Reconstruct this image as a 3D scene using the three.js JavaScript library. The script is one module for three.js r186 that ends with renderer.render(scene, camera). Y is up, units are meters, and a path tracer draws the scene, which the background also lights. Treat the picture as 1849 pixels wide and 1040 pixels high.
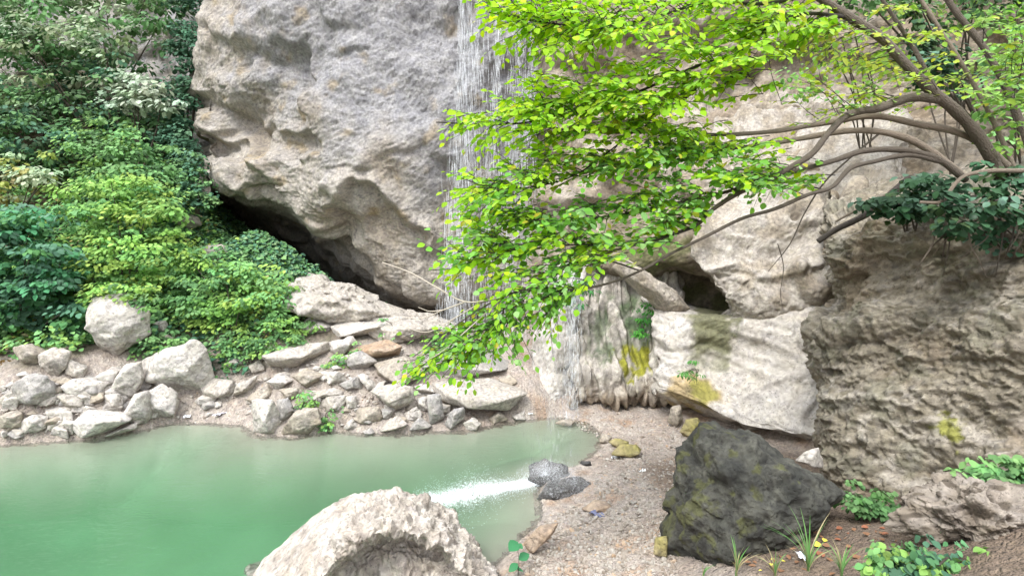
import * as THREE from 'three';
import { ConvexHull } from 'three/addons/math/ConvexHull.js';
import { mergeGeometries, mergeVertices } from 'three/addons/utils/BufferGeometryUtils.js';
import { createNoise3D } from 'simplex-noise';

// ---------------------------------------------------------------- camera, sky, sun, exposure
const scene = new THREE.Scene();
const EYE = 3.3, FPX = 999, PITCH = Math.atan(90 / 999);
const camera = new THREE.PerspectiveCamera(2 * Math.atan(520 / FPX) * 180 / Math.PI, 1849 / 1040, 0.1, 400);
camera.position.set(0, EYE, 0);
camera.lookAt(0, EYE - Math.sin(PITCH), -Math.cos(PITCH));
const renderer = new THREE.WebGLRenderer({ antialias: true });
renderer.toneMapping = THREE.LinearToneMapping;
renderer.toneMappingExposure = 2.95;
renderer.shadowMap.enabled = true;
{
  const W = 64, H = 32, data = new Float32Array(W * H * 4);
  for (let j = 0; j < H; j++) for (let i = 0; i < W; i++) {
    const el = (j + 0.5) / H * 180 - 90, t = Math.max(0, Math.sin(el * Math.PI / 180));
    const l = el < 0 ? 0.35 : 0.85 + 0.6 * t, k = (j * W + i) * 4;
    data[k] = l * 0.96; data[k + 1] = l; data[k + 2] = l * 1.07; data[k + 3] = 1;
  }
  const sky = new THREE.DataTexture(data, W, H, THREE.RGBAFormat, THREE.FloatType);
  sky.mapping = THREE.EquirectangularReflectionMapping;
  sky.magFilter = THREE.LinearFilter; sky.minFilter = THREE.LinearFilter; sky.needsUpdate = true;
  scene.background = sky; scene.environment = sky;
}
const sun = new THREE.DirectionalLight(new THREE.Color(1, 0.97, 0.92), 1.3);
sun.position.set(-9, 24, 7); sun.target.position.set(0, 1, -9);
sun.castShadow = true; sun.shadow.radius = 30;
Object.assign(sun.shadow.camera, { left: -25, right: 25, top: 25, bottom: -25, near: 1, far: 80 });
sun.shadow.mapSize.set(2048, 2048);
scene.add(sun, sun.target);

// ---------------------------------------------------------------- helpers
function rng(seed) { let a = seed >>> 0; return () => { a = (a + 0x6D2B79F5) >>> 0; let t = a; t = Math.imul(t ^ (t >>> 15), t | 1); t ^= t + Math.imul(t ^ (t >>> 7), t | 61); return ((t ^ (t >>> 14)) >>> 0) / 4294967296; }; }
const n3 = createNoise3D(rng(11)), n3b = createNoise3D(rng(29));
const V = (x, y, z) => new THREE.Vector3(x, y, z);
const clamp = (x, a = 0, b = 1) => Math.min(b, Math.max(a, x));
const smooth = (a, b, x) => { const t = clamp((x - a) / (b - a)); return t * t * (3 - 2 * t); };
const mix = (a, b, t) => a + (b - a) * t;
const mixc = (a, b, t) => [mix(a[0], b[0], t), mix(a[1], b[1], t), mix(a[2], b[2], t)];
function fbm(x, y, z, o = 4, f = n3) { let s = 0, a = 0.5, q = 1; for (let i = 0; i < o; i++) { s += a * f(x * q, y * q, z * q); a *= 0.5; q *= 2.03; } return s; }
function ridge(x, y, z, o = 4) { let s = 0, a = 0.5, q = 1; for (let i = 0; i < o; i++) { s += a * (1 - Math.abs(n3(x * q + 7, y * q, z * q)) * 2); a *= 0.5; q *= 2.1; } return s; }
// Worley: [distance to nearest, to second, cell hash]
function worley(x, y, z) {
  const xi = Math.floor(x), yi = Math.floor(y), zi = Math.floor(z); let a = 9, b = 9, h = 0;
  for (let i = -1; i < 2; i++) for (let j = -1; j < 2; j++) for (let k = -1; k < 2; k++) {
    let s = Math.imul(xi + i, 374761393) ^ Math.imul(yi + j, 668265263) ^ Math.imul(zi + k, 2147483647 - 1274126177);
    s = Math.imul(s ^ (s >>> 13), 1274126177); s ^= s >>> 16;
    const r1 = (s & 1023) / 1023, r2 = ((s >>> 10) & 1023) / 1023, r3 = ((s >>> 20) & 1023) / 1023;
    const dx = xi + i + r1 - x, dy = yi + j + r2 - y, dz = zi + k + r3 - z, d = Math.sqrt(dx * dx + dy * dy + dz * dz);
    if (d < a) { b = a; a = d; h = r1 * 0.6 + r3 * 0.4; } else if (d < b) b = d;
  }
  return [a, b, h];
}
// piecewise-planar relief: each cell is a tilted plane, blended over a narrow edge
const fcW = new Float64Array(27), fcD = new Float64Array(27);
function facet(x, y, z, k = 16) {
  const xi = Math.floor(x), yi = Math.floor(y), zi = Math.floor(z); let n = 0, m = 9;
  for (let i = -1; i < 2; i++) for (let j = -1; j < 2; j++) for (let q = -1; q < 2; q++) {
    let s = Math.imul(xi + i, 374761393) ^ Math.imul(yi + j, 668265263) ^ Math.imul(zi + q, 1103515245); s = Math.imul(s ^ (s >>> 13), 1274126177); s ^= s >>> 16;
    const r1 = (s & 1023) / 1023, r2 = ((s >>> 10) & 1023) / 1023, r3 = ((s >>> 20) & 1023) / 1023, dx = x - xi - i - r1, dy = y - yi - j - r2, dz = z - zi - q - r3, d = dx * dx + dy * dy + dz * dz;
    fcD[n] = d; fcW[n++] = (r2 - 0.5) * 1.5 * dx + (r3 - 0.5) * 1.5 * dy + (r1 - 0.5) * 1.5 * dz + ((r1 + r2 * 3.7) % 1 - 0.5) * 0.5; if (d < m) m = d;
  }
  let a = 0, b = 0; for (let i = 0; i < 27; i++) { const e = (fcD[i] - m) * k; if (e < 9) { const w = Math.exp(-e); a += w * fcW[i]; b += w; } } return a / b;
}
const SP = Math.sin(PITCH), CP = Math.cos(PITCH);
// pixel of the photograph + distance along the view axis -> point
function at(px, py, d) {
  const x = (px - 924.5) / FPX * d, v = -(py - 520) / FPX * d;
  return V(x, EYE + v * CP - d * SP, -v * SP - d * CP);
}
function pixel(p) {
  const y = p.y - EYE, d = -y * SP - p.z * CP, v = y * CP - p.z * SP;
  return [924.5 + p.x / d * FPX, 520 - v / d * FPX, d];
}
function onLevel(px, py, y) { const a = at(px, py, 1), t = (y - EYE) / (a.y - EYE); return V(a.x * t, y, a.z * t); }
const names = {};
function numbered(n) { const k = names[n] = (names[n] ?? -1) + 1; return k ? `${n}_${String(k).padStart(3, '0')}` : n; }
function tag(o, label, category, group, kind) {
  o.userData.label = label; if (category) o.userData.category = category;
  if (group) o.userData.group = group; if (kind) o.userData.kind = kind; return o;
}
function lit(o) { o.castShadow = true; o.receiveShadow = true; return o; }
function mesh(name, geo, mat, parent) { const m = lit(new THREE.Mesh(geo, mat)); if (parent) { m.name = name; parent.add(m); } else { m.name = numbered(name); scene.add(m); } return m; }
function group(name, pos) { const g = new THREE.Group(); g.name = numbered(name); if (pos) g.position.copy(pos); scene.add(g); return g; }
function inPoly(x, y, P) { let c = false; for (let i = 0, j = P.length - 1; i < P.length; j = i++) { const [xi, yi] = P[i], [xj, yj] = P[j]; if ((yi > y) !== (yj > y) && x < (xj - xi) * (y - yi) / (yj - yi) + xi) c = !c; } return c; }
function polyDist(x, y, P) { let m = 1e9; for (let i = 0, j = P.length - 1; i < P.length; j = i++) { const [ax, ay] = P[j], [bx, by] = P[i], dx = bx - ax, dy = by - ay, t = clamp(((x - ax) * dx + (y - ay) * dy) / (dx * dx + dy * dy)); m = Math.min(m, Math.hypot(ax + dx * t - x, ay + dy * t - y)); } return m; }
function pickIn(P, r) { let x0 = 1e9, x1 = -1e9, y0 = 1e9, y1 = -1e9; for (const [x, y] of P) { x0 = Math.min(x0, x); x1 = Math.max(x1, x); y0 = Math.min(y0, y); y1 = Math.max(y1, y); } for (let i = 0; i < 500; i++) { const x = mix(x0, x1, r()), y = mix(y0, y1, r()); if (inPoly(x, y, P)) return [x, y]; } return P[0]; }

// ---------------------------------------------------------------- textures (tiling grain, 1 tile = some metres)
function tile(N, fn, srgb) {
  const data = new Uint8Array(N * N * 4);
  for (let j = 0; j < N; j++) for (let i = 0; i < N; i++) { const c = fn(i / N, j / N), k = (j * N + i) * 4; data[k] = clamp(c[0]) * 255; data[k + 1] = clamp(c[1]) * 255; data[k + 2] = clamp(c[2]) * 255; data[k + 3] = 255; }
  const t = new THREE.DataTexture(data, N, N); t.wrapS = t.wrapT = THREE.RepeatWrapping; t.magFilter = THREE.LinearFilter; t.minFilter = THREE.LinearMipmapLinearFilter; t.generateMipmaps = true;
  if (srgb) t.colorSpace = THREE.SRGBColorSpace; t.needsUpdate = true; return t;
}
const TAU = Math.PI * 2;
// 4-D torus would tile exactly; two crossfaded samples do as well and stay cheap
function tnoise(u, v, f, z, o) {
  const s = (a, b) => fbm(a * f, b * f, z, o);
  const wu = smooth(0.8, 1, u), wv = smooth(0.8, 1, v);
  return mix(mix(s(u, v), s(u - 1, v), wu), mix(s(u, v - 1), s(u - 1, v - 1), wu), wv);
}
const rockBump = tile(512, (u, v) => { const a = tnoise(u, v, 8, 3, 5), p = tnoise(u, v, 26, 9, 2); const h = 0.55 + 0.45 * a - 0.35 * smooth(0.22, 0.5, p); return [h, h, h]; });
const rockGrain = tile(512, (u, v) => { const a = tnoise(u, v, 14, 5, 5), b = tnoise(u, v, 5, 15, 3), p = smooth(0.3, 0.55, tnoise(u, v, 34, 19, 2)); const l = 0.86 + 0.2 * a + 0.1 * b - 0.22 * p; return [l * 1.01, l, l * (0.99 - 0.03 * b)]; }, true);
const gravelBump = tile(512, (u, v) => { const w = Math.abs(tnoise(u, v, 22, 2, 3)) * 1.5 + 0.3 * tnoise(u, v, 60, 8, 2); return [w, w, w]; });
const barkBump = tile(256, (u, v) => { const w = 0.5 + 0.6 * tnoise(u, v, 9, 1, 4); return [w, w, w]; });
const rippleBump = tile(1024, (u, v) => { const w = 0.5 + 0.5 * (tnoise(u * 1, v, 9, 4, 3) * 0.7 + tnoise(u, v, 24, 14, 2) * 0.35); return [w, w, w]; });
function scaled(t, rx, ry = rx) { const c = t.clone(); c.repeat.set(rx, ry); c.needsUpdate = true; return c; }
const M = {
  rock: new THREE.MeshStandardMaterial({ vertexColors: true, roughness: 0.92, map: scaled(rockGrain, 0.9), bumpMap: scaled(rockBump, 1.1), bumpScale: 0.016 }),
  smoothRock: new THREE.MeshStandardMaterial({ vertexColors: true, roughness: 0.85, map: scaled(rockGrain, 0.7), bumpMap: scaled(rockBump, 0.9), bumpScale: 0.009 }),
  wetRock: new THREE.MeshStandardMaterial({ vertexColors: true, roughness: 0.32, map: scaled(rockGrain, 1.2), bumpMap: scaled(rockBump, 1.6), bumpScale: 0.02 }),
  ground: new THREE.MeshStandardMaterial({ vertexColors: true, roughness: 0.95, map: scaled(rockGrain, 1.3), bumpMap: scaled(gravelBump, 0.8), bumpScale: 0.02 }),
  bark: new THREE.MeshStandardMaterial({ color: new THREE.Color(0.1, 0.08, 0.06), roughness: 0.9, bumpMap: barkBump, bumpScale: 0.012 }),
  paleBark: new THREE.MeshStandardMaterial({ color: new THREE.Color(0.2, 0.16, 0.12), roughness: 0.9, bumpMap: barkBump, bumpScale: 0.01 }),
  darkBark: new THREE.MeshStandardMaterial({ color: new THREE.Color(0.05, 0.04, 0.032), roughness: 0.9, bumpMap: barkBump, bumpScale: 0.012 }),
};
const leafMat = (tr, cc = 0.35) => new THREE.MeshPhysicalMaterial({ color: 0xffffff, roughness: 0.9, transmission: tr, thickness: 0, specularIntensity: 0.3, clearcoat: cc * 0.4, clearcoatRoughness: 0.35, side: THREE.DoubleSide });
M.leaf = leafMat(0.6); M.ivy = leafMat(0.2, 0.6); M.bushLeaf = leafMat(0.38, 0.25);

// ---------------------------------------------------------------- surfaces
// paint(p, n, u, v) -> linear colour; uv in metres across the face
function finish(geo0, paint) {
  geo0.computeVertexNormals();
  const P0 = geo0.attributes.position, N0 = geo0.attributes.normal, n = P0.count, col = new Float32Array(n * 3), p = V(), q = V();
  for (let i = 0; i < n; i++) { p.fromBufferAttribute(P0, i); q.fromBufferAttribute(N0, i); const c = paint(p, q, i); col[3 * i] = c[0]; col[3 * i + 1] = c[1]; col[3 * i + 2] = c[2]; }
  geo0.setAttribute('color', new THREE.BufferAttribute(col, 3));
  // box-project the grain, face by face, in metres
  const geo = geo0.toNonIndexed(), P = geo.attributes.position.array, N = geo.attributes.normal.array, m = P.length / 3, uv = new Float32Array(m * 2);
  for (let f = 0; f < m; f += 3) {
    const k = 3 * f, nx = Math.abs(N[k] + N[k + 3] + N[k + 6]), ny = Math.abs(N[k + 1] + N[k + 4] + N[k + 7]), nz = Math.abs(N[k + 2] + N[k + 5] + N[k + 8]);
    const A = nx > ny && nx > nz ? 2 : 0, B = ny > nx && ny > nz ? 2 : 1;
    for (let j = 0; j < 3; j++) { uv[2 * (f + j)] = P[k + 3 * j + A]; uv[2 * (f + j) + 1] = P[k + 3 * j + B]; }
  }
  geo.setAttribute('uv', new THREE.BufferAttribute(uv, 2)); return geo;
}
// a rock face lofted through rows of [px, py, d]; edges return `back` metres into the hill
function loft(rows, nu, nv, disp, paint, back = 2.5) {
  const full = rows.map(r => [[r[0][0], r[0][1], r[0][2] + back], [r[0][0], r[0][1], r[0][2] + 0.12], ...r, [r.at(-1)[0], r.at(-1)[1], r.at(-1)[2] + 0.12], [r.at(-1)[0], r.at(-1)[1], r.at(-1)[2] + back]]);
  full.unshift(full[0].map(([a, b, d]) => [a, b, d + back])); full.push(full.at(-1).map(([a, b, d]) => [a, b, d + back]));
  const curves = full.map(r => new THREE.CatmullRomCurve3(r.map(c => at(...c)), false, 'centripetal'));
  const pos = new Float32Array(nu * nv * 3), grid = [];
  const cols = []; for (let i = 0; i < nu; i++) cols.push(new THREE.CatmullRomCurve3(curves.map(c => c.getPoint(i / (nu - 1))), false, 'centripetal'));
  const p = V();
  for (let j = 0; j < nv; j++) for (let i = 0; i < nu; i++) { cols[i].getPoint(j / (nv - 1), p); p.toArray(pos, (j * nu + i) * 3); }
  const idx = []; for (let j = 0; j < nv - 1; j++) for (let i = 0; i < nu - 1; i++) { const a = j * nu + i, b = a + 1, c = a + nu, d = c + 1; idx.push(a, c, b, b, c, d); }
  const g = new THREE.BufferGeometry(); g.setAttribute('position', new THREE.BufferAttribute(pos, 3)); g.setIndex(idx); g.computeVertexNormals();
  const N = g.attributes.normal.array.slice();
  for (let k = 0; k < nu * nv; k++) {
    const x = pos[3 * k], y = pos[3 * k + 1], z = pos[3 * k + 2], h = disp(x, y, z);
    pos[3 * k] += N[3 * k] * h; pos[3 * k + 1] += N[3 * k + 1] * h; pos[3 * k + 2] += N[3 * k + 2] * h;
  }
  return finish(g, paint);
}
// angular rock whose face fills a traced outline (pixels) at distance d; returns geometry about its base centre
function hullRock(outline, d, o = {}) {
  const r = rng(o.seed ?? 1), s = d / FPX * (o.swell ?? 1.07);
  let cx = 0, cy = 0, bot = -1e9; for (const [x, y] of outline) { cx += x / outline.length; cy += y / outline.length; bot = Math.max(bot, y); }
  let x0 = 1e9, x1 = -1e9, y0 = 1e9; for (const [x, y] of outline) { x0 = Math.min(x0, x); x1 = Math.max(x1, x); y0 = Math.min(y0, y); }
  const w = (x1 - x0) * s, h = (bot - y0) * s, T = (o.thick ?? 0.42) * Math.max(0.75 * w, 0.8 * h), pts = [];
  for (const [x, y] of outline) { const X = (x - cx) * s, Y = (cy - y) * s; pts.push(V(X, Y, (r() - 0.5) * T * 0.9)); }
  const nf = o.facets ?? 3;
  for (const sgn of [1, -1]) for (let i = 0; i < nf; i++) { const [x, y] = outline[Math.floor((i + r()) / nf * outline.length) % outline.length], k = 0.3 + 0.5 * r(); pts.push(V((x - cx) * s * k, (cy - y) * s * k + (r() - 0.3) * 0.12 * h, sgn * T * (0.7 + 0.35 * r()))); }
  const hull = new ConvexHull().setFromPoints(pts), planes = hull.faces.map(f => [f.normal.x, f.normal.y, f.normal.z, Math.max(0.02 * w, f.constant)]);
  const g0 = new THREE.IcosahedronGeometry(1, o.detail ?? 14); g0.deleteAttribute('uv'); g0.deleteAttribute('normal');
  const g = mergeVertices(g0, 1e-5), P = g.attributes.position, pw = o.crisp ?? 44, rough = (o.rough ?? 0.05) * Math.min(w, h), fr = (o.freq ?? 2.2) / Math.min(w, h), off = (o.seed ?? 1) * 13.7;
  const v = V();
  for (let i = 0; i < P.count; i++) {
    v.fromBufferAttribute(P, i).normalize();
    let sum = 0; for (const [a, b, c, k] of planes) { const t = (a * v.x + b * v.y + c * v.z) / k; if (t > 0) sum += Math.pow(t, pw); }
    let q = Math.pow(sum, -1 / pw); const x = v.x * q * fr + off, y = v.y * q * fr, z = v.z * q * fr;
    q += rough * (1.3 * facet(x * 0.9, y * 1.1, z * 0.9) + 0.5 * facet(x * 2.4, y * 3, z * 2.4) + fbm(x, y, z, 5) * 0.55 + 0.2 * ridge(x * 2.4, y * 2.4, z * 2.4, 3) - 0.1); if (o.carve) q += o.carve(v, q);
    P.setXYZ(i, v.x * q, v.y * q, v.z * q);
  }
  // bring the base to y = 0
  const lift = (bot - cy) * s; g.translate(0, lift, 0);
  const gg = finish(g, o.paint); return { geo: gg, cx, bot, w, h, T };
}

// ---------------------------------------------------------------- terrain height
const shorePx = [[-900, 830], [-300, 822], [0, 803], [100, 796], [180, 792], [262, 775], [312, 762], [380, 764], [440, 768], [462, 786], [530, 790], [600, 778], [700, 784], [780, 779], [850, 776], [930, 760], [1000, 752], [1060, 762], [1092, 785], [1080, 815], [1045, 842], [985, 850], [975, 905], [985, 930], [955, 960], [915, 1000], [880, 1040], [850, 1130], [780, 1330], [500, 1650], [0, 2000], [-1200, 1900], [-2600, 1000]];
const SH = shorePx.map(([x, y]) => { const p = onLevel(x, y, 0); return [p.x, p.z]; });
const ctrl = [];
SH.forEach(([x, z]) => ctrl.push([x, 0.02, z]));
[[1150, 742, .1], [1235, 768, .25], [1105, 860, .14], [1180, 900, .28], [1100, 1000, .2], [1000, 1040, .12], [1190, 1035, .36], [1300, 1035, .6], [1450, 1000, .82], [1500, 890, .62], [1350, 805, .16], [1400, 835, .2], [1445, 830, .25], [1480, 860, .35], [1300, 790, .2], [1560, 905, .72], [1680, 925, .98], [1700, 1040, 1.2], [1849, 1040, 1.5], [1849, 930, 1.45], [2100, 1000, 1.7],
  [100, 705, .75], [300, 715, .45], [380, 735, .2], [450, 700, .5], [600, 700, .65], [700, 690, .65], [850, 690, .55], [900, 705, .45], [0, 720, .7], [960, 690, .6]].forEach(([x, y, h]) => { const p = onLevel(x, y, h); ctrl.push([p.x, p.y, p.z]); });
[[740, 595, 12], [600, 545, 12.4], [500, 525, 12], [300, 610, 10.9], [160, 600, 11], [50, 640, 10.3], [400, 470, 13], [330, 410, 13.5], [250, 330, 14.5], [100, 370, 14], [450, 425, 13.1], [560, 490, 12.9], [680, 558, 12.6], [450, 480, 15], [560, 540, 14.8], [700, 600, 14.2], [480, 470, 18], [620, 560, 18], [0, 330, 14.5], [350, 350, 15], [-200, 330, 14], [460, 600, 11.2], [880, 640, 11.6], [960, 620, 12.2], [600, 620, 11], [-300, 640, 10.3], [100, 150, 17], [-200, 150, 17], [300, 220, 16.5], [800, 600, 13.2]].forEach(c => { const p = at(...c); ctrl.push([p.x, p.y, p.z]); });
[[0, 1.62, 0], [1.5, 1.62, -1], [3, 1.8, -2], [-2, 1.3, 1], [4, 2.2, 2], [0, 1.8, 6], [-8, 1.2, 6], [8, 3, 6], [6, 2, -9], [9, 3, -12], [-16, 2.5, -9], [-20, 3, 0], [0, 3, -17], [6, 3, -17]].forEach(c => ctrl.push(c));
const TPS = (() => {
  const n = ctrl.length, A = [], L = n + 3, phi = r2 => r2 < 1e-9 ? 0 : 0.5 * r2 * Math.log(r2);
  for (let i = 0; i < n; i++) { const row = new Float64Array(L + 1); for (let j = 0; j < n; j++) row[j] = phi((ctrl[i][0] - ctrl[j][0]) ** 2 + (ctrl[i][2] - ctrl[j][2]) ** 2) + (i === j ? 0.06 : 0); row[n] = 1; row[n + 1] = ctrl[i][0]; row[n + 2] = ctrl[i][2]; row[L] = ctrl[i][1]; A.push(row); }
  for (let k = 0; k < 3; k++) { const row = new Float64Array(L + 1); for (let j = 0; j < n; j++) row[j] = k === 0 ? 1 : k === 1 ? ctrl[j][0] : ctrl[j][2]; A.push(row); }
  for (let c = 0; c < L; c++) { let b = c; for (let i = c + 1; i < L; i++) if (Math.abs(A[i][c]) > Math.abs(A[b][c])) b = i; [A[c], A[b]] = [A[b], A[c]]; for (let i = 0; i < L; i++) if (i !== c) { const f = A[i][c] / A[c][c]; if (f) for (let j = c; j <= L; j++) A[i][j] -= f * A[c][j]; } }
  const w = A.map((row, i) => row[L] / row[i]);
  return (x, z) => { let s = w[n] + w[n + 1] * x + w[n + 2] * z; for (let j = 0; j < n; j++) s += w[j] * phi((x - ctrl[j][0]) ** 2 + (z - ctrl[j][2]) ** 2); return s; };
})();
function inPool(x, z) { return inPoly(x, z, SH); }
function baseHeight(x, z) {
  const e = polyDist(x, z, SH);
  if (inPool(x, z)) return -Math.min(1.15, 0.04 + 0.46 * e + 0.06 * e * e);
  let h = TPS(clamp(x, -22, 14), clamp(z, -20, 8));
  h = Math.max(h, 0.02 + Math.min(0.25, e * 0.12));
  return Math.min(h, 14) + Math.max(0, Math.hypot(Math.max(0, Math.abs(x) - 22), Math.max(0, -z - 20)) * 0.6);
}
const GX0 = -24, GZ0 = -22, GS = 0.08, GNX = 500, GNZ = 400, grid = new Float32Array(GNX * GNZ);
const rawGround = (x, z) => { const b = baseHeight(x, z); return b + 0.06 * fbm(x * 1.3, 0, z * 1.3, 3) * smooth(0, 0.6, b + 0.3); };
for (let j = 0; j < GNZ; j++) for (let i = 0; i < GNX; i++) grid[j * GNX + i] = rawGround(GX0 + i * GS, GZ0 + j * GS);
function ground(x, z) {
  const u = (x - GX0) / GS, v = (z - GZ0) / GS, i = Math.floor(u), j = Math.floor(v); if (i < 0 || j < 0 || i > GNX - 2 || j > GNZ - 2) return rawGround(x, z);
  const k = j * GNX + i, a = u - i, b = v - j; return (grid[k] * (1 - a) + grid[k + 1] * a) * (1 - b) + (grid[k + GNX] * (1 - a) + grid[k + GNX + 1] * a) * b;
}
// where the view ray through a pixel meets the ground (or the water)
function hit(px, py, maxd = 17) { let d = 2.5; for (; d < maxd; d += 0.05) { const p = at(px, py, d); if (p.y < Math.max(0, ground(p.x, p.z))) break; } return at(px, py, d - 0.02); }

// ---------------------------------------------------------------- palette (linear base colours)
const C = { pale: [.51, .475, .43], warm: [.45, .41, .355], tan: [.35, .3, .235], grey: [.3, .3, .315], dark: [.1, .09, .078], brown: [.25, .185, .12], olive: [.13, .135, .05], moss: [.16, .2, .025], green: [.05, .11, .03], ochre: [.38, .27, .1], white: [.6, .57, .53], pink: [.36, .27, .23], soil: [.12, .085, .055] };
const speck = (p, f, lo, hi, f2 = n3b) => smooth(lo, hi, f2(p.x * f, p.y * f, p.z * f));
const paintRock = (a, b, off = 0) => p => { const t = clamp(0.5 + 0.9 * fbm(p.x * 1.7 + off, p.y * 1.7, p.z * 1.7, 3)); let c = mixc(a, b, t); return mixc(c, C.dark, 0.35 * speck(p, 9, 0.55, 0.85)); };

// ---------------------------------------------------------------- ground sheet
{
  const xs = [], zs = [];
  const axis = (arr, a, b, fineA, fineB, step) => { let v = a; while (v < b) { arr.push(v); const out = Math.max(0, fineA - v, v - fineB); v += step + out * 0.12; if (v > fineB && arr.at(-1) < fineB) v = fineB; } arr.push(b); };
  { const half = [0]; let v = 0; while (v < 90) { v += 0.055 + Math.max(0, v - 10) * 0.1; half.push(v); } for (let i = half.length - 1; i > 0; i--) xs.push(-half[i]); xs.push(...half); }
  { const a = [-2.5]; let v = -2.5; while (v > -90) { v -= 0.055 + Math.max(0, -16 - v) * 0.12; a.push(v); } const b = []; v = -2.5; while (v < 90) { v += 0.12 + Math.max(0, v) * 0.12; b.push(v); } zs.push(...b.reverse(), ...a); }
  const nu = xs.length, nv = zs.length, pos = new Float32Array(nu * nv * 3);
  for (let j = 0; j < nv; j++) for (let i = 0; i < nu; i++) {
    const x = xs[i], z = zs[j]; let y = ground(x, z); const k = (j * nu + i) * 3;
    if (Math.abs(x) < 14 && z > -18) y += (y > -0.1 ? 0.035 : 0.0) * fbm(x * 6, 3, z * 6, 3) + (y > 0.02 ? 0.02 * Math.max(0, n3(x * 14, 1, z * 14)) : 0);
    pos[k] = x; pos[k + 1] = y; pos[k + 2] = z;
  }
  const idx = [], bed = []; for (let j = 0; j < nv - 1; j++) for (let i = 0; i < nu - 1; i++) { const a = j * nu + i, b = a + 1, c = a + nu, d = c + 1; (Math.max(pos[3 * a + 1], pos[3 * b + 1], pos[3 * c + 1], pos[3 * d + 1]) < -0.06 ? bed : idx).push(a, b, c, b, d, c); }
  const g = new THREE.BufferGeometry(); g.setAttribute('position', new THREE.BufferAttribute(pos, 3)); g.setIndex(idx);
  { const q = new THREE.BufferGeometry(); q.setAttribute('position', new THREE.BufferAttribute(pos.slice(), 3)); q.setIndex(bed); const w = finish(q, p => mixc([.29, .275, .22], [.37, .36, .29], clamp(0.5 + fbm(p.x * 0.35, 0, p.z * 0.35, 3)))); const m = mesh('pool_bed', w, new THREE.MeshStandardMaterial({ vertexColors: true, roughness: 0.95 })); tag(m, 'pale silt bed of the pool under the green water', 'pool bed', null, 'structure'); }
  const bank = onLevel(1290, 980, .6);
  const gg = finish(g, p => {
    const a = fbm(p.x * 0.9, 0, p.z * 0.9, 4), b = n3b(p.x * 7, 1, p.z * 7);
    let c = mixc([.38, .31, .26], [.5, .44, .39], clamp(0.5 + 1.2 * a));                       // pinkish gravel silt
    c = mixc(c, [.4, .24, .13], 0.6 * smooth(0.15, 0.5, fbm(p.x * 1.4 + 5, 2, p.z * 1.4, 3)));        // orange-brown silt
    c = mixc(c, C.pale, 0.35 * smooth(0.2, 0.7, b));
    const right = smooth(-0.2, 0.25, p.x - bank.x + 0.25 * a) * smooth(-8.2, -7.2, p.z);
    c = mixc(c, mixc([.17, .125, .09], [.25, .19, .145], clamp(0.5 + a + 0.3 * b)), right);
    const hill = smooth(0.9, 1.5, p.y + 0.3 * a) * smooth(-2.4, -3.4, p.x + 0.5 * a);
    c = mixc(c, mixc([.36, .31, .27], [.47, .42, .37], clamp(0.5 + 1.5 * b)), 0.8 * smooth(-0.5, -1.2, p.x) * smooth(-8.4, -8.9, p.z));
    c = mixc(c, mixc(C.soil, [.09, .1, .04], clamp(0.5 + a)), hill);
    return c;
  });
  const m = mesh('ground', gg, M.ground); tag(m, 'gravelly silt shore rising into the soil of the gorge sides', 'ground', null, 'structure');
}
// ---------------------------------------------------------------- pool
{
  const g = new THREE.PlaneGeometry(44, 26, 1, 1); g.rotateX(-Math.PI / 2); g.translate(-12, 0, -3);
  const uv = g.attributes.uv, P = g.attributes.position; for (let i = 0; i < uv.count; i++) uv.setXY(i, P.getX(i), P.getZ(i));
  const mat = new THREE.MeshPhysicalMaterial({ color: 0xffffff, roughness: 0.025, transmission: 1, ior: 1.33, thickness: 1, attenuationColor: new THREE.Color(0.53, 0.855, 0.67), attenuationDistance: 1.6, bumpMap: scaled(rippleBump, 0.35, 0.7), bumpScale: 0.012 });
  const m = mesh('water', g, mat); tag(m, 'milky green still water of the plunge pool', 'water', null, 'structure');
}

// ---------------------------------------------------------------- cliffs
const cliffNoise = (k, f = 0.5, strata = 0, fk = 1) => (x, y, z) => {
  const wx = x + 0.25 * n3(x * 0.9, y * 0.9, z * 0.9), wy = y + 0.25 * n3b(x * 0.9, y * 0.9, z * 0.9);
  return k * (0.45 * fbm(x * f, y * f, z * f, 2) + fk * (0.55 * facet(wx * f * 1.0, wy * f * 1.15, z * f * 1.0, 24) + 0.13 * facet(wx * f * 3.1 + 5, wy * f * 3.6, z * f * 3.1)) + 0.045 * facet(wx * f * 8, wy * f * 9 + 3, z * f * 8) + 0.03 * ridge(x * f * 5, y * f * 6, z * f * 5, 4) + 0.05 * fbm(x * f * 15, y * f * 15, z * f * 15, 4, n3b) - 0.04 * smooth(0.55, 0.8, n3b(x * f * 11, y * f * 11, z * f * 11)) - 0.12)
    + strata * (n3(x * 0.4, y * 4 + x * 1.2, z * 0.4) * 0.6 + n3b(x * 0.9, y * 9 + x * 2.4, z) * 0.4);
};
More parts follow.
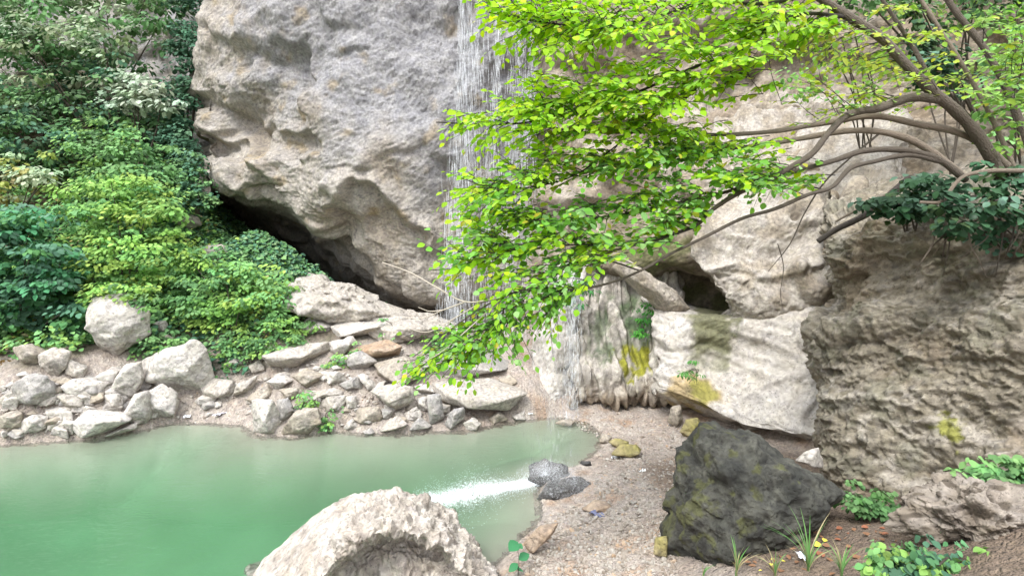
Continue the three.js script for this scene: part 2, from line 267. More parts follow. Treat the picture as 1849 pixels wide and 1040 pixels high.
{ // the great overhanging face
  const rows = [
    [[362, -500, 12.6], [420, -500, 11.6], [560, -500, 11.0], [700, -500, 11.0], [820, -500, 11.4], [960, -500, 12.8]],
    [[367, 0, 13.2], [430, 0, 12.3], [560, 0, 11.7], [700, 0, 11.6], [820, 0, 11.9], [960, 0, 13.3]],
    [[350, 130, 13.3], [430, 110, 12.4], [550, 110, 11.8], [700, 120, 11.6], [830, 120, 11.9], [970, 130, 13.6]],
    [[350, 215, 13.5], [425, 200, 12.9], [550, 210, 11.9], [690, 230, 11.6], [830, 230, 12.0], [970, 230, 13.8]],
    [[352, 280, 13.6], [425, 270, 13.1], [520, 290, 12.3], [650, 330, 11.7], [800, 360, 12.1], [970, 330, 13.9]],
    [[352, 318, 13.6], [425, 325, 13.0], [510, 350, 12.5], [640, 420, 12.0], [790, 450, 12.2], [970, 450, 14]],
    [[356, 332, 13.8], [430, 348, 13.4], [505, 375, 13.1], [640, 460, 12.7], [770, 535, 12.6], [970, 540, 14.2]],
    [[372, 336, 16.2], [440, 368, 16.2], [515, 402, 16.2], [640, 490, 15.6], [745, 562, 14.4], [970, 600, 14.4]],
    [[390, 375, 20], [450, 420, 20], [525, 460, 20], [640, 545, 19], [745, 600, 17], [970, 660, 14.6]],
  ];
  const paint = p => {
    const [px, py] = pixel(p), a = fbm(p.x * 0.6, p.y * 0.4, p.z * 0.6, 4), b = fbm(p.x * 2.2 + 4, p.y * 1.6, p.z * 2, 4);
    let c = mixc(C.warm, C.pale, clamp(0.5 + 1.1 * b));
    c = mixc(c, C.tan, smooth(0.05, 0.5, a + 0.4 * b) * 0.8);
    const stain = clamp(smooth(330, 120, py - 0.35 * (px - 560) + 130 * a) * smooth(360, 520, px + 120 * b));   // bluish-grey lichen film on the upper face
    c = mixc(c, mixc([.3, .305, .33], [.41, .41, .425], clamp(0.5 + b)), 0.9 * stain);
    c = mixc(c, C.ochre, 0.45 * smooth(0.25, 0.55, fbm(p.x * 1.1 + 30, p.y * 1.1, p.z, 3)));
    return mixc(c, [.13, .125, .125], 0.8 * smooth(0.3, 0.62, fbm(p.x * 11, p.y * 9, p.z * 11, 2, n3b) * 1.3) * smooth(-0.35, 0.25, n3(p.x * 0.9, p.y * 0.9, p.z * 0.9)));
  };
  const noise = cliffNoise(0.58, 0.5, 0.02), segd = (x, y, L) => { let m = 1e9; for (let i = 1; i < L.length; i++) { const [ax, ay] = L[i - 1], dx = L[i][0] - ax, dy = L[i][1] - ay, t = clamp(((x - ax) * dx + (y - ay) * dy) / (dx * dx + dy * dy)); m = Math.min(m, Math.hypot(ax + dx * t - x, ay + dy * t - y)); } return m; };
  // the big steps and undercuts that the face shows: a corner left of the middle, a carved band below the nose, a rounded lobe, a wedge with a hollow under it
  const sculpt = (x, y, z) => {
    const [px, py] = pixel(V(x, y, z)), qx = px + 14 * n3(x * 1.5, y * 1.5, z * 1.5), qy = py + 14 * n3b(x * 1.5, y * 1.5, z * 1.5);
    let h = -0.32 * smooth(553, 543, qx) * smooth(60, 110, qy) * smooth(270, 200, qy) * smooth(380, 460, qx);
    const band = segd(qx, qy, [[348, 190], [400, 215], [450, 245], [500, 262], [548, 262]]); h -= 0.34 * smooth(30, 6, band);
    const crack = segd(qx, qy, [[352, 262], [400, 272], [440, 300], [480, 345]]); h -= 0.3 * smooth(26, 6, crack);
    h += 0.3 * smooth(75, 20, Math.hypot(qx - 425, (qy - 315) * 1.4)) + 0.25 * smooth(70, 15, Math.hypot(qx - 430, (qy - 150) * 1.2));
    const edge = qx < 650 ? 400 - (qx - 560) * 0.95 : 315 + (qx - 650) * 0.95, under = qy - edge; if (qx > 575 && qx < 800) h += (0.2 * smooth(-60, -5, under) * smooth(1, -1, under / 6) - 0.24 * smooth(0, 14, under) * smooth(150, 60, under)) * smooth(575, 610, qx) * smooth(800, 770, qx);
    return noise(x, y, z) + h;
  };
  const m = mesh('overhanging_cliff', loft(rows, 380, 350, sculpt, p => paint(p).map(v => v * 0.84)), M.rock);
  tag(m, 'huge pale grey overhanging cliff face jutting out above a dark cave', 'cliff');
}
{ // the wall behind the falls and the tree
  const X = [740, 860, 960, 1060, 1180, 1300, 1450, 1600, 1750, 1900, 2300], rows = [
    [-500, [13, 13, 13, 12.6, 11.8, 10.8, 10, 9.2, 8.4, 7.6, 6.6]], [0, [14, 13.9, 13.8, 13.2, 12.4, 11.6, 10.8, 10, 9, 8, 7]], [150, [14, 14, 14, 13.6, 12.8, 12, 11.2, 10.2, 9.2, 8, 7]],
    [230, [14.2, 14, 14, 13.4, 12.2, 11.2, 10.4, 9.8, 9, 7.8, 6.8]], [330, [14.2, 14, 13.9, 13, 11.7, 10.4, 9.7, 9.2, 8.6, 7.6, 6.6]], [470, [14.4, 14, 13.8, 12.6, 11.6, 11, 10.3, 9.4, 8.6, 7.6, 6.6]], [640, [14.6, 14, 13.6, 12.3, 12, 11.6, 11, 10, 9, 7.8, 6.8]], [760, [14.8, 14.2, 13.6, 12.4, 12, 11.6, 11, 10, 9, 7.8, 6.8]],
  ].map(([y, ds]) => ds.map((d, i) => [X[i], y, d]));
  const paint = p => {
    const [px, py] = pixel(p), a = fbm(p.x * 0.7, p.y * 0.5, p.z * 0.7, 4), b = fbm(p.x * 2.6, p.y * 2.2, p.z * 2.6, 4);
    let c = mixc(C.tan, C.warm, clamp(0.5 + 1.2 * b));
    c = mixc(c, C.pale, smooth(-0.15, 0.3, a + 0.25 * b) * smooth(130, 220, py + 60 * a) * 0.8);
    c = mixc(c, C.brown, 0.55 * smooth(0.05, 0.4, fbm(p.x * 0.9 + 40, p.y * 0.9, p.z * 0.9, 3) + 0.1));
    return mixc(c, C.dark, 0.5 * smooth(0.4, 0.75, n3b(p.x * 5, p.y * 5, p.z * 5)));
  };
  const m = mesh('waterfall_cliff', loft(rows, 330, 260, cliffNoise(0.95, 0.6, 0.05), p => { const c = paint(p); return [c[0] * 0.94, c[1] * 0.92, c[2] * 0.89]; }), M.rock);
  tag(m, 'tan layered cliff wall behind the falling water and the leaning tree', 'cliff');
}
{ // dim cliff behind the trees, upper left
  const rows = [-500, 0, 120, 260, 420].map((y, j) => [-900, -400, 0, 120, 260, 330, 400].map((x, i) => [x, y, 17.5 + (i % 2) * 0.6 - (i > 4 ? 1 : 0) + j * 0.1]));
  const m = mesh('wooded_cliff', loft(rows, 180, 140, cliffNoise(1.2, 0.5, 0.05), paintRock(C.warm, C.grey, 3)), M.rock);
  tag(m, 'dim dark cliff showing between the trees on the wooded slope', 'cliff');
}
{ // pale foot column
  const rows = [[480, 985, 1075, 10.7], [560, 972, 1062, 10.6], [620, 962, 1056, 10.55], [680, 953, 1052, 10.45], [725, 946, 1048, 10.4], [750, 952, 1044, 10.5], [775, 955, 1044, 10.7]].map(([y, a, b, d]) => [0, .2, .5, .8, 1].map(t => [mix(a, b, t), y, d + 1.6 * Math.pow(Math.abs(t - 0.45) * 2, 2.4) * 0.4]));
  const m = mesh('rock_column', loft(rows, 110, 150, cliffNoise(0.22, 1.1), p => mixc(mixc(C.white, C.pale, clamp(0.5 + fbm(p.x * 2, p.y * 1.2, p.z * 2, 3))), C.grey, 0.6 * smooth(0.1, 0.5, fbm(p.x * 3 + 9, p.y * 0.7, p.z * 3, 3))), 1.5), M.smoothRock);
  tag(m, 'smooth pale rock column standing at the pool edge under the drip', 'rock');
}
{ // fluted, mossy drip wall
  const rows = [[470, 1040, 1225, 11.3], [540, 1042, 1222, 11], [610, 1040, 1212, 10.7], [680, 1036, 1200, 10.4], [722, 1036, 1205, 10.3], [745, 1040, 1212, 10.7], [775, 1040, 1212, 10.9]].map(([y, a, b, d]) => [0, .2, .4, .6, .8, 1].map((t, i) => [mix(a, b, t), y - 10 * t, d - 0.35 * t + (i % 2) * 0.12]));
  const disp = (x, y, z) => 0.2 * (Math.abs(n3(x * 4.2 + 0.4 * y, y * 0.5, z * 2)) - 0.4) + 0.06 * fbm(x * 6, y * 4, z * 6, 4) + 0.25 * fbm(x * 1.1, y * 1.1, z, 2);
  const paint = p => {
    const [px, py] = pixel(p), b = fbm(p.x * 3, p.y * 1.5, p.z * 3, 4);
    let c = mixc(C.warm, C.pale, clamp(0.5 + b)); c = mixc(c, [.2, .185, .16], 0.65 * smooth(0, 0.35, n3b(p.x * 3.4 + 0.3 * p.y, p.y * 0.5, p.z * 2) + 0.3 * b));
    c = mixc(c, C.brown, 0.7 * smooth(690, 730, py + 40 * b));
    c = mixc(c, C.green, 0.8 * smooth(70, 20, Math.hypot((px - 1168), (py - 590) * 0.7) + 60 * b));
    c = mixc(c, C.green, 0.6 * smooth(45, 10, Math.hypot((px - 1085) * 1.5, (py - 610) * 0.6) + 60 * b));
    return mixc(c, [.3, .3, .02], 0.95 * smooth(46, 26, Math.hypot((px - 1158) * 1.1, (py - 652) * 1.1) + 50 * b));
  };
  const m = mesh('fluted_rock_wall', loft(rows, 180, 150, disp, paint, 1.5), M.smoothRock);
  tag(m, 'fluted drip wall with a bright yellow green moss patch', 'rock');
}
{ // hollow with mossy brow
  const rows = [[[1050, 400, 11.6], [1120, 400, 11], [1200, 380, 10.5], [1290, 370, 10]], [[1060, 455, 11.2], [1120, 460, 10.7], [1200, 440, 10.1], [1290, 425, 9.7]], [[1080, 490, 11.1], [1135, 490, 10.6], [1205, 478, 10.1], [1300, 490, 9.7]], [[1120, 520, 11.6], [1180, 520, 11.2], [1240, 500, 10.9], [1320, 510, 10.6]], [[1160, 570, 11.9], [1210, 572, 11.5], [1260, 565, 11.2], [1340, 565, 10.8]], [[1160, 620, 11.8], [1210, 620, 11.4], [1260, 620, 11], [1340, 620, 10.6]]];
  const m = mesh('mossy_brow', loft(rows, 130, 110, cliffNoise(0.3, 0.9), p => mixc(mixc(C.tan, [.15, .12, .08], clamp(0.5 + fbm(p.x * 2, p.y * 2, p.z * 2, 3))), C.olive, 0.85 * smooth(-0.1, 0.3, fbm(p.x * 1.4 + 2, p.y * 1.4, p.z * 1.4, 4) + 0.1)), 1.5), M.rock);
  tag(m, 'brown rock brow stained with olive moss over a dark hollow', 'rock');
}
{ // upper pale block
  const rows = [[[1240, 300, 11.6], [1340, 200, 11.4], [1420, 180, 11.2], [1520, 170, 10.8], [1640, 170, 10.2]], [[1262, 375, 10.2], [1340, 320, 10.1], [1420, 290, 10], [1520, 270, 9.8], [1640, 260, 9.3]], [[1266, 405, 9.2], [1340, 392, 8.8], [1420, 385, 8.7], [1510, 375, 8.6], [1620, 380, 8.4]], [[1268, 480, 9.0], [1345, 470, 8.6], [1420, 460, 8.5], [1500, 460, 8.4], [1600, 470, 8.3]], [[1288, 530, 9.0], [1365, 532, 8.6], [1430, 530, 8.5], [1505, 520, 8.4], [1600, 530, 8.3]], [[1316, 572, 9.1], [1375, 576, 8.8], [1435, 576, 8.7], [1500, 566, 8.6], [1600, 570, 8.5]], [[1320, 580, 9.2], [1380, 584, 8.95], [1440, 584, 8.85], [1505, 574, 8.8], [1600, 580, 8.6]], [[1322, 584, 10.2], [1380, 588, 10], [1440, 588, 9.9], [1505, 578, 9.8], [1600, 584, 9.6]]];
  const m = mesh('pale_rock_block', loft(rows, 180, 170, cliffNoise(0.5, 0.75, 0.03, 1.7), p => { const b = fbm(p.x * 2.4, p.y * 2.4, p.z * 2.4, 4); return mixc(mixc(C.pale, C.warm, clamp(0.5 + b)), C.tan, 0.85 * smooth(-0.1, 0.35, fbm(p.x + 8, p.y * 1.3, p.z, 4) + 0.4 * b)); }, 1.5), M.rock);
  tag(m, 'large pale rock block above the smooth ledge, behind the low branches', 'rock');
}
{ // lower polished ledge
  const rows = [[[1160, 540, 10.6], [1205, 545, 10.4], [1300, 552, 10.2], [1400, 552, 10], [1490, 535, 9.8], [1620, 530, 9.6]], [[1178, 572, 9.9], [1212, 568, 9.5], [1300, 572, 9.1], [1400, 570, 8.7], [1490, 550, 8.4], [1620, 540, 8.2]], [[1176, 640, 9.7], [1222, 640, 9.25], [1290, 635, 9.15], [1390, 630, 8.6], [1490, 630, 8.2], [1620, 630, 8]], [[1178, 680, 9.5], [1225, 680, 9.1], [1300, 690, 9.0], [1395, 690, 8.35], [1490, 690, 7.95], [1620, 690, 7.8]], [[1180, 702, 9.4], [1255, 728, 8.8], [1335, 766, 8.3], [1415, 788, 7.9], [1490, 800, 7.65], [1620, 800, 7.5]], [[1182, 710, 9.6], [1258, 742, 9.1], [1338, 780, 8.7], [1418, 806, 8.3], [1490, 822, 8], [1620, 820, 7.8]], [[1190, 716, 10.6], [1268, 748, 10.2], [1345, 785, 9.8], [1425, 812, 9.4], [1490, 828, 9], [1620, 830, 8.8]], [[1190, 770, 10.6], [1268, 790, 10.2], [1345, 820, 9.8], [1425, 840, 9.4], [1490, 860, 9], [1620, 860, 8.8]]];
  const paint = p => {
    const [px, py] = pixel(p), b = fbm(p.x * 2, p.y * 2, p.z * 2, 4);
    let c = mixc(C.white, C.pale, clamp(0.5 + 1.1 * b)); c = mixc(c, C.warm, 0.6 * smooth(0.1, 0.5, fbm(p.x * 0.9 + 3, p.y * 2.4, p.z, 3)));
    const band = Math.abs(px - (1290 - 0.12 * (py - 570)) + 40 * b);
    c = mixc(c, C.olive, 0.85 * smooth(52, 26, band) * smooth(710, 620, py + 60 * b));
    c = mixc(c, C.ochre, 0.8 * smooth(62, 30, Math.hypot(px - 1255, (py - 710) * 1.5) + 50 * b));
    c = mixc(c, [.3, .29, .05], 0.8 * smooth(30, 14, Math.hypot(px - 1268, py - 712) + 30 * b));
    return c;
  };
  const m = mesh('polished_rock_ledge', loft(rows, 210, 190, cliffNoise(0.3, 0.75, 0.04, 1.6), paint, 1.5), M.smoothRock);
  tag(m, 'smooth water-polished pale ledge with an olive algae streak', 'rock');
}
{ // rough near wall, right
  const rows = [[[1500, 360, 8.6], [1580, 340, 8.2], [1700, 320, 7.6], [1849, 290, 6.8], [2150, 240, 6], [2700, 200, 5]], [[1500, 442, 6.6], [1562, 398, 6.2], [1700, 392, 5.6], [1849, 385, 5.0], [2150, 380, 4.3], [2700, 380, 3.6]], [[1505, 478, 6.4], [1570, 440, 6.0], [1700, 440, 5.4], [1849, 440, 4.85], [2150, 450, 4.1], [2700, 450, 3.4]], [[1515, 545, 6.5], [1580, 540, 5.9], [1700, 540, 5.4], [1849, 540, 4.85], [2150, 560, 4.0], [2700, 560, 3.3]], [[1476, 600, 6.3], [1570, 600, 5.8], [1700, 610, 5.3], [1849, 620, 4.7], [2150, 650, 3.9], [2700, 700, 3.2]], [[1482, 700, 6.25], [1570, 700, 5.8], [1700, 705, 5.2], [1849, 710, 4.7], [2150, 760, 3.9], [2700, 800, 3.2]], [[1490, 790, 6.2], [1580, 800, 5.6], [1700, 810, 5.1], [1849, 810, 4.6], [2150, 880, 3.8], [2700, 950, 3.1]], [[1505, 880, 6.1], [1590, 905, 5.5], [1690, 935, 4.9], [1849, 925, 4.35], [2150, 1000, 3.7], [2700, 1100, 3]], [[1490, 980, 6.1], [1590, 1010, 5.5], [1690, 1040, 4.9], [1849, 1040, 4.35], [2150, 1150, 3.7], [2700, 1300, 3]]];
  const disp = (x, y, z) => { const w2 = worley(x * 8 + y * 2, y * 11 - 2 * x, z * 8), w3 = worley(x * 19 + y * 4, y * 24 - 4 * x, z * 19); return 0.2 * fbm(x * 0.8, y * 0.8, z * 0.8, 2) + 0.16 * facet(x * 1.2 + y * 0.5, y * 1.7 - x * 0.5, z * 1.2) + 0.08 * facet(x * 2.2 + y * 0.8, y * 4.2 - x * 1.4, z * 2.2, 26) + 0.03 * n3(x * 0.7, (y - 0.45 * x) * 5, z * 0.7) + 0.06 * ridge(x * 2.4 + y * 0.7, y * 4 - x * 0.9, z * 2.4, 3) - 0.035 * w2[0] - 0.018 * w3[0] + 0.03 * fbm(x * 14, y * 16, z * 14, 3, n3b); };
  const paint = p => {
    const [px, py] = pixel(p), a = fbm(p.x * 1.1, p.y * 1.1, p.z, 4), b = fbm(p.x * 5, p.y * 7, p.z * 5, 4), w = worley(p.x * 8 + p.y * 2, p.y * 11 - 2 * p.x, p.z * 8);
    let c = mixc([.2, .175, .13], [.355, .318, .255], clamp(0.45 + 1.1 * b + 0.3 * (w[2] - 0.5)));
    c = mixc(c, C.pale, 0.45 * smooth(0.15, 0.5, a + 0.5 * b));
    c = mixc(c, C.brown, 0.5 * smooth(0.1, 0.5, fbm(p.x * 0.8 + 7, p.y * 0.8, p.z * 0.8, 3)));
    c = mixc(c, [.17, .17, .12], 0.5 * smooth(0.12, 0.4, fbm(p.x * 1.6 + 60, p.y * 1.6, p.z * 1.6, 4)));
    c = mixc(c, [.3, .31, .05], 0.8 * smooth(26, 8, Math.hypot(px - 1715, (py - 775) - 0.5 * (px - 1715)) + 40 * b));
    return mixc(c, C.dark, 0.55 * smooth(0.45, 0.8, n3b(p.x * 6, p.y * 6, p.z * 6)));
  };
  const m = mesh('rough_rock_wall', loft(rows, 430, 380, disp, paint, 2), M.rock);
  tag(m, 'rough brown conglomerate rock wall below the leaning tree', 'cliff');
}

// ---------------------------------------------------------------- boulders and rocks
const tones = { pale: paintRock(C.white, C.pale, 1), warm: paintRock(C.pale, C.warm, 5), grey: paintRock([.36, .35, .34], [.44, .41, .37], 9), tan: paintRock(C.warm, C.tan, 13), rust: paintRock([.42, .28, .17], [.45, .36, .28], 17), dark: paintRock([.05, .05, .05], [.12, .115, .11], 21), moss: paintRock([.27, .25, .06], [.36, .3, .18], 25) };
let rockSeed = 40;
function rock(outline, label, o = {}) {
  rockSeed += 7; let bot = -1e9, bx = 0, x0 = 1e9, x1 = -1e9; for (const [x, y] of outline) { if (y > bot) bot = y; x0 = Math.min(x0, x); x1 = Math.max(x1, x); } bx = (x0 + x1) / 2;
  const f = o.foot ?? 6, p0 = o.d ? at(bx, bot, o.d) : hit(bx, bot - f), d = o.d ?? pixel(p0)[2];
  const big = (x1 - x0), h = hullRock(outline, d, { seed: rockSeed, detail: clamp(Math.round(big * 0.22), 8, 40), paint: tones[o.tone ?? 'pale'], ...o });
  const base = at(h.cx, bot, d); base.z -= (o.set ?? 0.25) * h.T;
  const m = mesh(o.name ?? 'rock', h.geo, o.mat ?? M.rock); m.position.copy(base);
  if (o.label2) m.userData.x = 0; return tag(m, label, o.cat ?? 'rock', o.group);
}
const bankGroup = 'rocks tumbled along the far bank';
// [outline, label, tone]
const far = [
  [[[475, 517], [520, 503], [625, 525], [770, 590], [690, 606], [560, 566], [492, 540]], 'long sloping slab below the mouth of the dark cave', 'warm', { d: 12, thick: 0.5, rough: 0.16, detail: 50 }],
  [[[156, 572], [168, 545], [215, 535], [262, 568], [262, 603], [206, 650], [190, 640], [165, 602]], 'big wedge-shaped white boulder under the yellowing bush', 'pale', {}],
  [[[256, 657], [301, 632], [352, 620], [371, 637], [371, 690], [360, 712], [305, 712], [256, 698]], 'massive square-shouldered boulder with a cracked lower half', 'pale', {}],
  [[[265, 712], [290, 696], [312, 715], [315, 749], [278, 766], [265, 745]], 'upright white block at the waterline beside a narrow leaning rock', 'pale', {}],
  [[[236, 716], [262, 712], [266, 754], [251, 775], [224, 758]], 'narrow leaning rock wedged against the upright white block', 'pale', {}],
  [[[128, 768], [164, 740], [212, 751], [231, 763], [173, 789], [131, 786]], 'broad low white rock at the waterline', 'pale', { thick: 0.6 }],
  [[[17, 717], [42, 682], [89, 680], [99, 704], [80, 737], [31, 745]], 'rounded grey boulder with a shadowed underside among the white rocks', 'grey', {}],
  [[[192, 695], [220, 662], [251, 658], [258, 687], [245, 712], [223, 727], [196, 708]], 'tilted white boulder beside the massive square-shouldered one', 'pale', {}],
  [[[112, 690], [140, 684], [184, 697], [165, 718], [131, 713]], 'flat-topped white rock below the dark bush', 'pale', { thick: 0.6 }],
  [[[112, 683], [125, 648], [151, 668], [146, 686]], 'small pointed rock at the foot of the dark bush', 'warm', {}],
  [[[15, 632], [56, 622], [82, 640], [72, 666], [36, 658]], 'weathered rock half buried under the dark bush', 'tan', {}],
  [[[70, 645], [92, 632], [123, 637], [117, 668], [95, 687], [72, 668]], 'rounded weathered rock under the dark bush', 'warm', {}],
  [[[449, 729], [495, 722], [505, 763], [496, 788], [451, 789]], 'square white block with a dark wet foot in the water', 'pale', { thick: 0.6 }],
  [[[495, 727], [521, 719], [531, 743], [507, 768]], 'dark-sided rock leaning on the square white block', 'grey', {}],
  [[[501, 790], [534, 743], [573, 739], [581, 763], [544, 791]], 'tan rock sloping into the water', 'tan', {}],
  [[[474, 643], [531, 629], [586, 621], [589, 638], [531, 672], [485, 660]], 'long tilted grey slab propped over a dark gap', 'warm', { thick: 0.5 }],
  [[[540, 588], [557, 573], [596, 590], [594, 603], [550, 608]], 'pale rock at the edge of the ground plants', 'pale', {}],
  [[[597, 590], [629, 583], [698, 588], [694, 607], [609, 613]], 'flat white block lying on a smaller rock', 'pale', { thick: 0.55 }],
  [[[590, 622], [635, 610], [641, 620], [616, 649], [592, 640]], 'small rock under the flat white block', 'pale', {}],
  [[[624, 642], [652, 636], [680, 655], [645, 672], [628, 662]], 'blue-grey angular rock on the rubble', 'grey', {}],
  [[[627, 632], [694, 618], [724, 626], [714, 650], [662, 650]], 'rust-tinted flat rock behind the blue-grey one', 'rust', { thick: 0.6 }],
  [[[668, 708], [711, 696], [743, 700], [748, 723], [717, 750], [694, 728]], 'wedge-nosed tan boulder in the middle of the rubble', 'warm', {}],
  [[[673, 660], [727, 648], [768, 680], [727, 696], [681, 692]], 'broad tan slab behind the wedge-nosed boulder', 'tan', { thick: 0.6 }],
  [[[778, 700], [830, 694], [892, 697], [948, 710], [919, 738], [838, 743], [792, 725]], 'long flat-topped boulder beside the rock column', 'warm', { thick: 0.5 }],
  [[[770, 716], [796, 713], [801, 757], [776, 771]], 'upright grey stone standing among the rubble', 'grey', {}],
  [[[802, 770], [819, 740], [838, 736], [838, 757], [812, 779]], 'leaning grey stone at the waterline', 'grey', {}],
  [[[577, 728], [593, 716], [623, 716], [620, 738], [596, 747], [580, 744]], 'cube-like pale stone on the rubble', 'warm', {}],
  [[[641, 744], [681, 737], [692, 756], [671, 773], [644, 765]], 'rounded tan stone with a shadowed lower edge', 'tan', {}],
  [[[675, 779], [714, 755], [737, 766], [716, 784]], 'low pointed stone at the waterline', 'warm', { thick: 0.6 }],
  [[[360, 702], [371, 687], [420, 690], [420, 713], [390, 722], [366, 722]], 'flat grey rock on the pink mud', 'warm', { thick: 0.55 }],
  [[[736, 640], [800, 628], [880, 640], [955, 660], [900, 684], [790, 680]], 'wide wet slab under the foot of the falls', 'grey', { thick: 0.6, mat: M.wetRock, d: 11.4 }],
  [[[640, 580], [700, 566], [790, 585], [850, 610], [800, 630], [700, 622]], 'flat pale ledge at the foot of the overhanging cliff', 'warm', { thick: 0.6, d: 11.9, rough: 0.16, detail: 50 }],
];
const mid = o => [o.reduce((a, p) => a + p[0], 0) / o.length, o.reduce((a, p) => a + p[1], 0) / o.length];
for (const [o, l, tone, x] of far) rock(o, l, { tone, thick: 0.46, ...x });
const nick = ['long sloping slab', 'wedge-shaped boulder', 'square-shouldered boulder', 'upright white block', 'narrow leaning rock', 'broad low white rock', 'rounded grey boulder', 'tilted white boulder', 'flat-topped white rock', 'small pointed rock', 'half buried rock', 'rounded weathered rock', 'square white block', 'dark-sided rock', 'tan sloping rock', 'long tilted slab', 'pale rock by the plants', 'flat white block', 'small propping rock', 'blue-grey rock', 'rust-tinted rock', 'wedge-nosed boulder', 'broad tan slab', 'long flat-topped boulder', 'upright grey stone', 'leaning grey stone', 'cube-like stone', 'rounded tan stone', 'low pointed stone', 'flat rock on pink mud', 'wide wet slab', 'flat pale ledge'];
const farSmall = [[[78, 737], [123, 739], [129, 746], [98, 758], [78, 747]], [[94, 727], [106, 706], [134, 709], [149, 735], [130, 741]], [[176, 715], [212, 714], [216, 735], [184, 739]], [[-8, 757], [18, 745], [38, 747], [37, 771], [5, 777]], [[36, 762], [60, 750], [79, 755], [80, 776], [47, 787]], [[9, 783], [39, 770], [41, 791], [14, 795]], [[83, 764], [112, 759], [115, 771], [87, 781]], [[172, 686], [192, 670], [210, 673], [196, 692]], [[269, 586], [296, 580], [302, 601], [276, 606]], [[272, 634], [300, 604], [313, 612], [290, 636]], [[144, 722], [162, 716], [168, 732], [151, 735]], [[214, 733], [237, 723], [233, 739], [217, 740]], [[184, 787], [236, 768], [241, 777], [197, 790]], [[-4, 724], [24, 704], [34, 729], [17, 737], [0, 737]], [[837, 765], [855, 754], [869, 766], [858, 780], [841, 778]], [[880, 758], [900, 744], [918, 759], [890, 768]], [[924, 752], [946, 745], [950, 759], [930, 761]], [[736, 775], [756, 757], [781, 773], [747, 781]], [[616, 775], [635, 758], [646, 773], [629, 779]], [[418, 718], [429, 693], [463, 680], [446, 712]], [[393, 690], [420, 693], [416, 719], [394, 722]], [[437, 725], [478, 696], [493, 717], [465, 729]], [[729, 748], [753, 734], [756, 745], [737, 758]], [[690, 738], [708, 742], [704, 761], [691, 758]], [[622, 719], [642, 716], [644, 735], [626, 742]], [[445, 662], [465, 654], [479, 668], [456, 678]], [[406, 657], [424, 646], [437, 660], [418, 668]], [[527, 680], [550, 670], [584, 681], [554, 706]], [[582, 675], [613, 670], [623, 691], [593, 696]], [[612, 694], [642, 682], [653, 705], [625, 709]], [[644, 680], [660, 676], [682, 702], [667, 707]], [[556, 711], [600, 702], [620, 713], [566, 719]], [[480, 690], [505, 676], [528, 690], [500, 706]], [[500, 706], [540, 698], [556, 716], [520, 722]], [[752, 722], [770, 718], [776, 742], [757, 748]], [[654, 780], [668, 775], [676, 783], [660, 789]], [[745, 700], [772, 694], [790, 708], [760, 716]]];
const sTones = ['pale', 'warm', 'pale', 'tan', 'pale', 'grey'];
farSmall.forEach((o, i) => {
  const [x, y] = mid(o), xs = o.map(p => p[0]), ys = o.map(p => p[1]), w = Math.max(...xs) - Math.min(...xs), h = Math.max(...ys) - Math.min(...ys), near = far.map(([q], k) => [Math.hypot(mid(q)[0] - x, mid(q)[1] - y), nick[k]]).sort((a, b) => a[0] - b[0]);
  const tone = sTones[i % 6], label = `${w * h > 900 ? 'medium' : w * h > 450 ? 'small' : 'very small'} ${{ pale: 'whitish', warm: 'cream', tan: 'tan', grey: 'grey' }[tone]} ${w > 2 * h ? 'flat' : h > w ? 'upright' : 'angular'} rock between the ${near[0][1]} and the ${near[1][1]}`;
  rock(o, label, { tone, thick: 0.5, group: bankGroup, rough: 0.07, foot: 4 });
});
